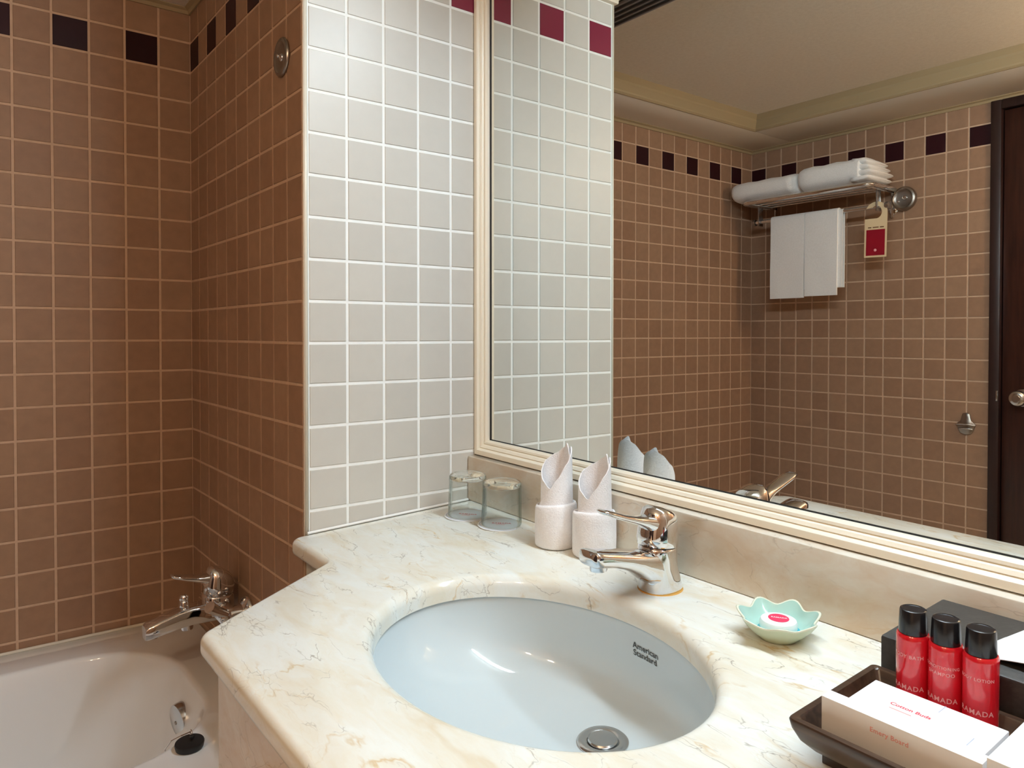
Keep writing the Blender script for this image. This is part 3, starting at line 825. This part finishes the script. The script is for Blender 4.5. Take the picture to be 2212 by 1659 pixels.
def catmull(keys, n):
    out = []
    m_ = len(keys)
    for i in range(m_ - 1):
        p0, p1, p2, p3 = keys[max(i - 1, 0)], keys[i], keys[i + 1], keys[min(i + 2, m_ - 1)]
        for j in range(n):
            t = j / n
            out.append(tuple(0.5 * ((2 * b_) + (c_ - a_) * t + (2 * a_ - 5 * b_ + 4 * c_ - d_) * t * t + (3 * b_ - a_ - 3 * c_ + d_) * t ** 3) for a_, b_, c_, d_ in zip(p0, p1, p2, p3)))
    out.append(keys[-1])
    return out
for t, s_, k in catmull(KEYS, 4)[1:]:
    bring(s_, -0.003 - (DEP - 0.003) * t, DRX * k, DRY * k, 0.004)
bowl = loft(rings, True, False, True, 'bowl')
obj('bowl', bowl, 'porcelain', bs)

fl = obj('drain', lathe([(0.0335, -0.002), (0.0335, 0.001), (0.031, 0.0032), (0.024, 0.0036), (0.0205, 0.0012), (0.0205, -0.006)], 48, 'drain', False, False), 'steel', bs, loc=(DRX, DRY, -DEP + 0.002))
obj('drain_plug', lathe([(0.0195, -0.006), (0.0195, 0.003), (0.018, 0.0046), (0.010, 0.0052), (0.0, 0.0054)], 40, 'drain_plug', False, True), 'steel', fl)
# maker's name on the back of the bowl
def on_bowl(x, z):
    """point and frame on the rear wall of the bowl at local x and depth z"""
    t = (-0.003 - z) / (DEP - 0.003)
    ks = catmull(KEYS, 8)
    for q0, q1 in zip(ks[:-1], ks[1:]):
        if q0[0] <= t <= q1[0]:
            f_ = (t - q0[0]) / (q1[0] - q0[0]); s_ = q0[1] + (q1[1] - q0[1]) * f_; k = q0[2] + (q1[2] - q0[2]) * f_; break
    u = (x - DRX * k) / ((BA + 0.004) * s_)
    return Vector((x, DRY * k + (BB + 0.004) * s_ * math.sqrt(max(0.0, 1 - u * u)), z))
def wrap_text(body, size, x0, z0, sp=1.0):
    me = text_mesh(body, size, 0.0, 'CENTER', sp)
    for v in me.vertices:
        p = on_bowl(x0 + v.co.x, z0 + v.co.y * 0.98 - v.co.x * 0.0)
        v.co = p + Vector((0, -0.0008, 0.0003))
    return me
lg = obj('lettering', wrap_text('American', 0.0125, 0.020, -0.030), 'ink_black', bs)
obj('lettering', wrap_text('Standard', 0.0125, 0.018, -0.041), 'ink_black', bs)

# ------------------------------------------------------------------ basin mixer
FX, FY = 0.594, -0.105
fm = tag(empty('basin_mixer', (FX, FY, zc(FX, FY)), (TILT[0], TILT[1], 0)), 'chrome single lever basin mixer standing behind the wash basin', 'faucet')
obj('base_stain', lathe([(0.0325, 0.0), (0.0318, 0.0010), (0.027, 0.0012)], 40, 'base_stain', False, False), 'rust', fm)
def hs(cy, z, rx, ry, tilt=0.0, n=2.2): return sec(0, cy, z, rx, ry, tilt, n, 36)
obj('body', loft([hs(0.0, 0.0, 0.0295, 0.0315), hs(0.0, 0.004, 0.0295, 0.0315), hs(-0.002, 0.018, 0.0275, 0.0305, -0.05), hs(-0.005, 0.034, 0.0260, 0.0300, -0.10), hs(-0.006, 0.048, 0.0262, 0.0285, -0.12), hs(-0.005, 0.058, 0.0268, 0.0275, -0.12), hs(-0.005, 0.063, 0.0262, 0.0265, -0.12)], name='body'), 'chrome', fm)
sp = obj('spout', loft([yzsec(-0.002, 0.034, 0.0235, 0.027), yzsec(-0.022, 0.036, 0.0240, 0.0265), yzsec(-0.040, 0.043, 0.0238, 0.0215), yzsec(-0.056, 0.051, 0.0232, 0.0165), yzsec(-0.078, 0.0595, 0.0225, 0.0130), yzsec(-0.102, 0.0665, 0.0215, 0.0115), yzsec(-0.128, 0.0725, 0.0205, 0.0115, 3.6), yzsec(-0.136, 0.0738, 0.0198, 0.0112, 4), yzsec(-0.139, 0.0742, 0.0175, 0.0095, 4)], name='spout'), 'chrome', fm)
obj('aerator', lathe([(0.0, 0.0), (0.0115, 0.0), (0.0122, 0.002), (0.0122, 0.012), (0.0, 0.012)], 28, 'aerator'), 'chrome', sp, loc=(0, -0.121, 0.0545))
obj('seam', lathe([(0.0255, 0.0), (0.0258, 0.0015), (0.0250, 0.003)], 36, 'seam'), 'black_gap', fm, loc=(0, -0.005, 0.0625), rot=(-0.12, 0, 0))
obj('handle', loft([hs(-0.005, 0.065, 0.0280, 0.0285, -0.12), hs(-0.005, 0.074, 0.0285, 0.0290, -0.12), hs(-0.003, 0.088, 0.0278, 0.0280, -0.16), hs(-0.001, 0.102, 0.0262, 0.0262, -0.24), hs(0.0, 0.111, 0.0238, 0.0240, -0.32), hs(0.0, 0.1155, 0.0180, 0.0185, -0.36), hs(0.0, 0.1175, 0.0080, 0.0080, -0.36)], name='handle'), 'chrome', fm)
obj('lever', loft([yzsec(-0.002, 0.094, 0.0210, 0.0150), yzsec(-0.020, 0.0965, 0.0195, 0.0135), yzsec(-0.036, 0.103, 0.0150, 0.0085), yzsec(-0.052, 0.1085, 0.0128, 0.0058), yzsec(-0.076, 0.117, 0.0125, 0.0048), yzsec(-0.098, 0.1255, 0.0130, 0.0045), yzsec(-0.111, 0.1305, 0.0120, 0.0035), yzsec(-0.115, 0.1320, 0.0080, 0.0018)], name='lever'), 'chrome', fm)
obj('pop_up_rod', lathe([(0.002, 0.0), (0.002, 0.052), (0.0035, 0.060), (0.0062, 0.080), (0.0, 0.081)], 18, 'pop_up_rod'), 'chrome', fm, loc=(-0.006, 0.034, 0.0))

# ------------------------------------------------------------------ mirror
MX0, MX1, MZ0, MZ1 = 0.0285, 1.715, 0.9740, 1.925
mr = tag(empty('wall_mirror', (0.87, 0.0, 0.0)), 'large rectangular mirror in a stepped cream frame over the worktop', 'mirror')
def mpart(name, me, mat):
    o = obj(name, me, mat, mr); o.location = (-0.87, 0, 0); return o
def shz(me):
    for v in me.vertices: v.co.z += SX * v.co.x
    me.update(); return me
gm = box_mesh(MX0 - 0.012, MX1 + 0.012, 0.0, 0.004, MZ0 - 0.012, MZ1 + 0.012, name='mirror_glass')
mpart('mirror_glass', shz(gm), 'mirror_glass')
prof = [(0.0, 0.0), (0.0, -0.0055), (0.0035, -0.0095), (0.0070, -0.0105), (0.0085, -0.0090), (0.0105, -0.0135), (0.0150, -0.0165), (0.0165, -0.0150), (0.0180, -0.0195), (0.0205, -0.0225), (0.0225, -0.0230), (0.0300, -0.0235), (0.0300, 0.0)]
corners = [(MX0, MZ0, -1, -1), (MX1, MZ0, 1, -1), (MX1, MZ1, 1, 1), (MX0, MZ1, -1, 1)]
def fr(i, j, name):
    rings = []
    for (x, z, sx_, sz_) in (corners[i], corners[j]):
        rings.append([(x + sx_ * (o_ * (0.8 if sx_ < 0 else 1)), y, z + sz_ * o_) for o_, y in prof])
    me = loft(rings, name=name)
    me.set_sharp_from_angle(angle=math.radians(30))
    return shz(me)
for i, j in ((0, 1), (1, 2), (2, 3), (3, 0)):
    mpart('frame_rail', fr(i, j, 'frame_rail'), 'frame_cream')
es = mpart('edge_strip', shz(box_mesh(MX0 - 0.001, MX0 + 0.0060, -0.0006, 0.0, MZ0, MZ1, name='edge_strip')), 'black_gap')
es['label'] = 'black tarnished edge of the mirror'
mpart('edge_strip', shz(box_mesh(MX0, MX1, -0.0006, 0.0, MZ0 - 0.001, MZ0 + 0.0022, name='edge_strip')), 'black_gap')

# ------------------------------------------------------------------ glasses on paper coasters
GPROF = [(0.0356, 0.0765), (0.0362, 0.070), (0.0358, 0.066), (0.0366, 0.040), (0.0378, 0.004), (0.0374, 0.0008), (0.0366, 0.0),
         (0.0358, 0.0010), (0.0354, 0.004), (0.0343, 0.040), (0.0334, 0.064), (0.0332, 0.0690)]
g0 = None; c0 = None
for i, (x, y, rz, lb, lc) in enumerate(((0.100, -0.105, 0.75, 'clear tumbler upside down on a coaster, nearest the white tiled wall', 'round white paper coaster under the tumbler nearest the white tiles'),
                                    (0.194, -0.092, 0.90, 'clear tumbler upside down on a coaster, next to the folded napkins', 'round white paper coaster under the tumbler next to the napkins'))):
    k = on_top(x, y, rz)
    if c0 is None:
        c0 = empty('coaster', k['loc'], k['rot'])
        obj('card', lathe([(0.0, 0.0), (0.0445, 0.0), (0.0448, 0.0006), (0.0445, 0.0011), (0.0, 0.0011)], 56, 'card'), 'paper_white', c0)
        obj('border', lathe([(0.0400, 0.0011), (0.0400, 0.00125), (0.0412, 0.00125), (0.0412, 0.0011)], 56, 'border', False, False), 'ink_blue', c0)
        obj('centre_print', lathe([(0.0, 0.00118), (0.034, 0.00118), (0.034, 0.0010)], 48, 'centre_print', True, False), 'paper_blue', c0)
        obj('lettering', text_mesh('RAMADA', 0.0082, 0.0, 'CENTER', 1.1), 'ink_red', c0, loc=(0, 0.003, 0.0014))
        box('print_mark', -0.010, 0.006, -0.0062, -0.0046, 0.0012, 0.0014, 'ink_pale_red', c0)
        c = c0
    else:
        c = copy_thing(c0, k['loc'], k['rot'])
    tag(c, lc, 'coaster', 'paper coasters under the tumblers')
    lo = (k['loc'][0], k['loc'][1], k['loc'][2] + 0.0016)
    if g0 is None:
        g0 = empty('tumbler', lo, k['rot'])
        obj('wall', lathe(GPROF, 64, 'wall', False, False), 'glass', g0)
        obj('thick_base', lathe([(0.0, 0.0806), (0.0300, 0.0806), (0.0338, 0.0790), (0.0352, 0.0760), (0.0350, 0.0720), (0.0325, 0.0700), (0.0280, 0.0716), (0.0, 0.0722)], 56, 'thick_base', False, False), 'glass_base', g0)
        g = g0
    else:
        g = copy_thing(g0, lo, k['rot'])
    tag(g, lb, 'glass', 'upturned tumblers')

# ------------------------------------------------------------------ napkins folded into cones in a cuff
def sheet(rows, thick, name, close=False):
    n = len(rows[0]); V = [p for r in rows for p in r]; F = []
    for i in range(len(rows) - 1):
        for j in range(n - 1):
            a = i * n + j
            F.append((a, a + 1, a + n + 1, a + n))
    me = mesh(name, V, F)
    bm = bmesh.new(); bm.from_mesh(me)
    bmesh.ops.recalc_face_normals(bm, faces=bm.faces[:])
    bmesh.ops.solidify(bm, geom=bm.faces[:], thickness=thick)
    bmesh.ops.recalc_face_normals(bm, faces=bm.faces[:])
    bm.to_mesh(me); bm.free()
    me.polygons.foreach_set('use_smooth', [True] * len(me.polygons))
    me.set_sharp_from_angle(angle=math.radians(60))
    return me
def sm(a, b, x):
    t = min(1.0, max(0.0, (x - a) / (b - a))); return t * t * (3 - 2 * t)
def napkin(x, y, hgt, label, seed):
    to = CAM - Vector((x, y, 0.85)); az = math.atan2(to.y, to.x)
    t = tag(empty('folded_napkin', (x, y, zc(x, y) + 0.0006), (0, 0, az)), label, 'napkin', 'white folded napkins by the mirror')
    rnd = random.Random(seed)
    # local +x looks at the viewer, +y is to the viewer's left... angle 0 = towards viewer
    R0 = 0.0268
    # inner cone wall: angle measured from the viewer, positive to the right in view
    rows = []
    NA, NZ = 60, 16
    def keyed(keys, a):
        d = math.degrees(a)
        while d > 180: d -= 360
        while d < -180: d += 360
        for (a0, h0), (a1, h1) in zip(keys[:-1], keys[1:]):
            if a0 <= d <= a1:
                t_ = (d - a0) / (a1 - a0); t_ = 0.5 * t_ + 0.5 * t_ * t_ * (3 - 2 * t_)
                return (h0 + (h1 - h0) * t_) * hgt / 0.172
        return keys[-1][1] * hgt / 0.172
    KI = [(-180, 0.152), (-140, 0.143), (-90, 0.124), (-55, 0.110), (-24, 0.099), (0, 0.100), (40, 0.120), (80, 0.150), (104, 0.172), (140, 0.163), (180, 0.152)]
    KW = [(-75, 0.070), (-48, 0.081), (-24, 0.097), (0, 0.114), (40, 0.139), (80, 0.159), (104, 0.166), (145, 0.150)]
    def top(a): return keyed(KI, a)
    for iz in range(NZ + 1):
        row = []
        for ia in range(NA + 1):
            a = -math.pi * 1.06 + 2.12 * math.pi * ia / NA
            tp = top(a)
            z = 0.030 + (tp - 0.030) * iz / NZ
            fz = (z - 0.03) / (hgt - 0.03)
            r = R0 * (1.0 - 0.10 * fz) + 0.0015 * ia / NA
            # pinch the peak a little inwards
            r *= 1 - 0.22 * max(0.0, (z - 0.125) / 0.05) ** 1.6
            row.append((r * math.cos(a), r * math.sin(a), z))
        rows.append(row)
    obj('inner_cone', sheet(rows, 0.0016, 'inner_cone'), 'terry', t)
    # outer wrap with a slanting free edge
    rows = []
    for iz in range(NZ + 1):
        row = []
        for ia in range(41):
            f = ia / 40
            a = math.radians(-75) + math.radians(218) * f
            tp = keyed(KW, a)
            z = 0.030 + (tp - 0.030) * iz / NZ
            fz = (z - 0.03) / (hgt - 0.03)
            r = R0 * (1.0 - 0.10 * fz) + 0.0036 - 0.0012 * f
            row.append((r * math.cos(a), r * math.sin(a), z))
        rows.append(row)
    obj('outer_wrap', sheet(rows, 0.0018, 'outer_wrap'), 'terry', t)
    # rolled cuff
    prof = [(0.0295, 0.028), (0.0300, 0.0), (0.0342, 0.0), (0.0355, 0.003), (0.0358, 0.030), (0.0356, 0.058), (0.0350, 0.067), (0.0330, 0.0715), (0.0308, 0.0705), (0.0298, 0.066), (0.0295, 0.050)]
    rings = []
    for r, z in prof:
        rg_ = []
        for j in range(56):
            a = 2 * math.pi * j / 56
            w = 1 + 0.012 * math.sin(3 * a + seed) + 0.008 * math.sin(5 * a + z * 60 + seed * 2)
            dz = 0.0035 * math.sin(a + seed * 0.7) * sm(0.04, 0.07, z)
            rg_.append((r * w * math.cos(a), r * w * math.sin(a), z + dz))
        rings.append(rg_)
    obj('cuff', loft(rings, True, False, False, 'cuff'), 'terry', t)
    # loose fold on the cuff
    rows = []
    for iz in range(9):
        row = []
        for ia in range(15):
            f = ia / 14; a = math.radians(8 + 50 * f)
            z = 0.012 + 0.040 * iz / 8 - 0.010 * f
            r = 0.0362 + 0.0016 * math.sin(math.pi * f) * math.sin(math.pi * iz / 8) * (1 + 0.4 * math.sin(iz * 1.6 + f * 2))
            row.append((r * math.cos(a), r * math.sin(a), z))
        rows.append(row)
    obj('cuff_fold', sheet(rows, 0.0012, 'cuff_fold'), 'terry', t)
    return t
napkin(0.350, -0.092, 0.172, 'taller white napkin cone in a rolled cuff, beside the tumblers', 1)
napkin(0.428, -0.0775, 0.163, 'shorter white napkin cone in a rolled cuff, behind the basin tap', 2)

# ------------------------------------------------------------------ soap dish and soap
SXD, SYD = 0.793, -0.117
k = on_top(SXD, SYD)
DS = 0.91
sd = tag(empty('soap_dish', k['loc'], k['rot']), 'pale green scalloped ceramic soap dish on the marble worktop', 'soap dish')
def dish_ring(r, z, amp, lift, seg=84, ph=0.3):
    out = []
    for j in range(seg):
        a = 2 * math.pi * j / seg
        c = math.cos(7 * a + ph)
        rr = r * (1 + amp * c)
        out.append((rr * math.cos(a), rr * math.sin(a), z + lift * c))
    return out
outer_r = [dish_ring(0.020, 0.0, 0, 0), dish_ring(0.024, 0.0, 0, 0), dish_ring(0.027, 0.0035, 0.0, 0), dish_ring(0.0365, 0.011, 0.015, 0.0004), dish_ring(0.045, 0.020, 0.05, 0.0016), dish_ring(0.0505, 0.0282, 0.085, 0.0030)]
edge_r = [outer_r[-1], dish_ring(0.0512, 0.0300, 0.088, 0.0032), dish_ring(0.0500, 0.0308, 0.088, 0.0032), dish_ring(0.0480, 0.0298, 0.086, 0.0031)]
inner_r = [edge_r[-1], dish_ring(0.0425, 0.0215, 0.05, 0.0016), dish_ring(0.0345, 0.0135, 0.015, 0.0004), dish_ring(0.026, 0.0085, 0.0, 0), dish_ring(0.012, 0.0068, 0, 0)]
sd.scale = (DS, DS, DS)
obj('outer_shell', loft(outer_r, True, True, False, 'outer_shell'), 'celadon_out', sd)
obj('rim', loft(edge_r, True, False, False, 'rim'), 'celadon_edge', sd)
obj('inner_bowl', loft(inner_r, True, False, True, 'inner_bowl'), 'celadon', sd)
obj('glaze_pool', lathe([(0.0, 0.0098), (0.0285, 0.0098), (0.0288, 0.0094)], 48, 'glaze_pool', True, False), 'glaze_blue', sd)
so_scale = 0.92
so = tag(empty('guest_soap', (SXD - 0.001, SYD + 0.001, zc(SXD, SYD) + 0.0092), (TILT[0] - 0.03, TILT[1] + 0.02, 0)), 'round white guest soap with a red sticker in the green dish', 'soap')
so.scale = (so_scale,) * 3
obj('disc', lathe([(0.0, 0.0), (0.0215, 0.0), (0.0240, 0.003), (0.0240, 0.010), (0.0225, 0.0132), (0.0195, 0.0145), (0.0, 0.0148)], 48, 'disc'), 'soap', so)
stk = obj('sticker', lathe([(0.0, 0.0151), (0.0132, 0.0151), (0.0133, 0.0149)], 40, 'sticker', True, False), 'sticker_red', so)
obj('lettering', text_mesh('RAMADA', 0.0048, 0.0, 'CENTER', 1.05), 'ink_white', stk, loc=(0, 0.0010, 0.01522), rot=(0, 0, 0.62))

# ------------------------------------------------------------------ tissue box
TBX, TBY = 0.952, -0.188
k = on_top(TBX, TBY)
tb = tag(empty('tissue_box', k['loc'], k['rot']), 'black leather-look tissue box against the marble upstand', 'tissue box')
box('body', 0.0, 0.245, 0.0, 0.138, 0.0, 0.0785, 'box_black', tb, bev=0.0025)
obj('slot', lathe([(0.0, 0.0), (0.045, 0.0), (0.045, 0.0006), (0.0, 0.0008)], 40, 'slot'), 'rubber', tb, loc=(0.145, 0.068, 0.0783))
rows = []
for iz in range(17):
    row = []
    f = iz / 16                       # along x, away from the left edge
    for ia in range(25):
        g = ia / 24                   # along y, front to back
        ridge = max(0.0, 1 - abs(g - 0.40) / 0.62)
        x = 0.078 + 0.020 * abs(g - 0.35) + 0.100 * f
        y = 0.022 + (0.112 - 0.03 * f) * g
        z = 0.0800 + 0.052 * f ** 0.8 * ridge ** 1.3 + 0.003 * math.sin(9 * g + 5 * f) * f
        row.append((x, y, z))
    rows.append(row)
ts = obj('tissue', sheet(rows, 0.0007, 'tissue'), 'paper_white', tb)
ts['label'] = 'white tissue pulled out of the slot'

# ------------------------------------------------------------------ amenity tray
TRX, TRY = 0.947, -0.342
k = on_top(TRX, TRY)
tr = tag(empty('amenity_tray', k['loc'], k['rot']), 'dark wooden tray with flared sides on a plinth at the right of the worktop', 'tray')
LX, LY = 0.30, 0.149
def rr4(i, z, r=0.006):
    return [(x, y, z) for x, y in rrect(LX / 2, LY / 2, LX / 2 - i, LY / 2 - i, r, 4)]
trr = [rr4(0.020, 0.0215), rr4(0.014, 0.0225), rr4(0.006, 0.031), rr4(0.0015, 0.041), rr4(0.0, 0.0485), rr4(0.001, 0.050, 0.005), rr4(0.0065, 0.050, 0.004), rr4(0.0075, 0.0485, 0.004), rr4(0.010, 0.041, 0.004), rr4(0.016, 0.032, 0.004), rr4(0.022, 0.0275, 0.004)]
o = obj('tray_body', loft(trr, name='tray_body'), 'wood_dark', tr)
o.data.set_sharp_from_angle(angle=math.radians(50))
box('plinth', 0.012, LX - 0.012, 0.036, LY - 0.012, 0.0, 0.0214, 'wood_dark', tr, bev=0.001)
FLOOR = 0.0277
def tray_thing(name, x, y, h, rz=0.0):
    lx, ly = x - TRX, y - TRY
    return empty(name, (x, y, zc(x, y) + h), (TILT[0], TILT[1], rz))
# emery board carton
e1 = tag(tray_thing('emery_carton', 0.966, -0.319, FLOOR), 'slim white printed carton standing on edge at the front of the tray', 'carton')
box('carton', 0.0, 0.126, 0.0, 0.0145, 0.0, 0.0405, 'paper_white', e1, bev=0.0006)
obj('lettering', text_mesh('Emery Board', 0.0056, 0.0, 'CENTER', 1.05), 'ink_pale_red', e1, loc=(0.058, -0.0003, 0.030), rot=(math.pi / 2, 0, 0))
# cotton bud carton
e2 = tag(tray_thing('cotton_bud_carton', 0.976, -0.3025, FLOOR), 'flat white printed carton lying between the slim carton and the bottles', 'carton')
cb = box('carton', 0.0, 0.108, 0.0, 0.058, 0.0, 0.0335, 'paper_white', e2, bev=0.0008)
box('flap_slit', 0.060, 0.0606, 0.044, 0.058, 0.0334, 0.0337, 'ink_blue', cb)
box('flap_slit', 0.094, 0.0946, 0.012, 0.026, 0.0334, 0.0337, 'ink_blue', cb)
obj('lettering', text_mesh('Cotton Buds', 0.0064, 0.0, 'CENTER', 1.0), 'ink_red', e2, loc=(0.044, 0.029, 0.03365))
box('print_mark', 0.030, 0.048, 0.0205, 0.0218, 0.0334, 0.03362, 'ink_pale_red', e2)
# third carton
e3 = tag(tray_thing('shower_cap_carton', 1.0945, -0.3190, FLOOR), 'plain white carton at the right end of the tray, cut by the picture edge', 'carton')
box('carton', 0.0, 0.115, 0.0, 0.084, 0.0, 0.047, 'paper_white', e3, bev=0.0008)

# three red bottles
def bottle_prof():
    return [(0.0, 0.0), (0.0125, 0.0), (0.0136, 0.0012), (0.0137, 0.004), (0.0139, 0.0725), (0.0137, 0.0755), (0.0128, 0.0768), (0.0108, 0.0772), (0.0, 0.0773)]
def squash(me, f):
    for v in me.vertices: v.co.y *= f
    me.update(); return me
def wrap_cyl(body, size, z, r, ang0):
    me = text_mesh(body, size, 0.0, 'CENTER', 1.15)
    for v in me.vertices:
        a = ang0 + v.co.x / r
        v.co = Vector((r * math.sin(a), -r * math.cos(a), z + v.co.y))
    return me
BR = 0.0141
for i, (x, lines, lb) in enumerate(((0.9965, ('BODY BATH',), 'small red bottle with black cap, leftmost of the three in the tray'),
                                    (1.0242, ('CONDITIONING', 'SHAMPOO'), 'small red bottle with black cap, middle one of the three in the tray'),
                                    (1.0520, ('BODY LOTION',), 'small red bottle with black cap, rightmost of the three in the tray'))):
    y = -0.2175 + 0.001 * i
    t = tag(tray_thing('toiletry_bottle', x, y, FLOOR), lb, 'bottle', 'red toiletry bottles')
    if i == 0:
        bme = lathe(bottle_prof(), 44, 'bottle')
        cme = lathe([(0.0118, 0.0765), (0.0121, 0.0780), (0.0113, 0.0972), (0.0108, 0.0984), (0.0098, 0.0988), (0.0092, 0.0981), (0.0, 0.0979)], 40, 'cap')
    obj('bottle', bme, 'bottle_red', t)
    obj('cap', cme, 'cap_black', t)
    a0 = math.radians(6)
    for j, ln in enumerate(lines):
        obj('lettering', wrap_cyl(ln, 0.0038 if len(ln) > 10 else 0.0044, 0.0585 - 0.0056 * j, BR, a0), 'ink_pink', t)
    obj('lettering', wrap_cyl('RAMADA', 0.0062, 0.0300, BR, a0), 'ink_pink', t)
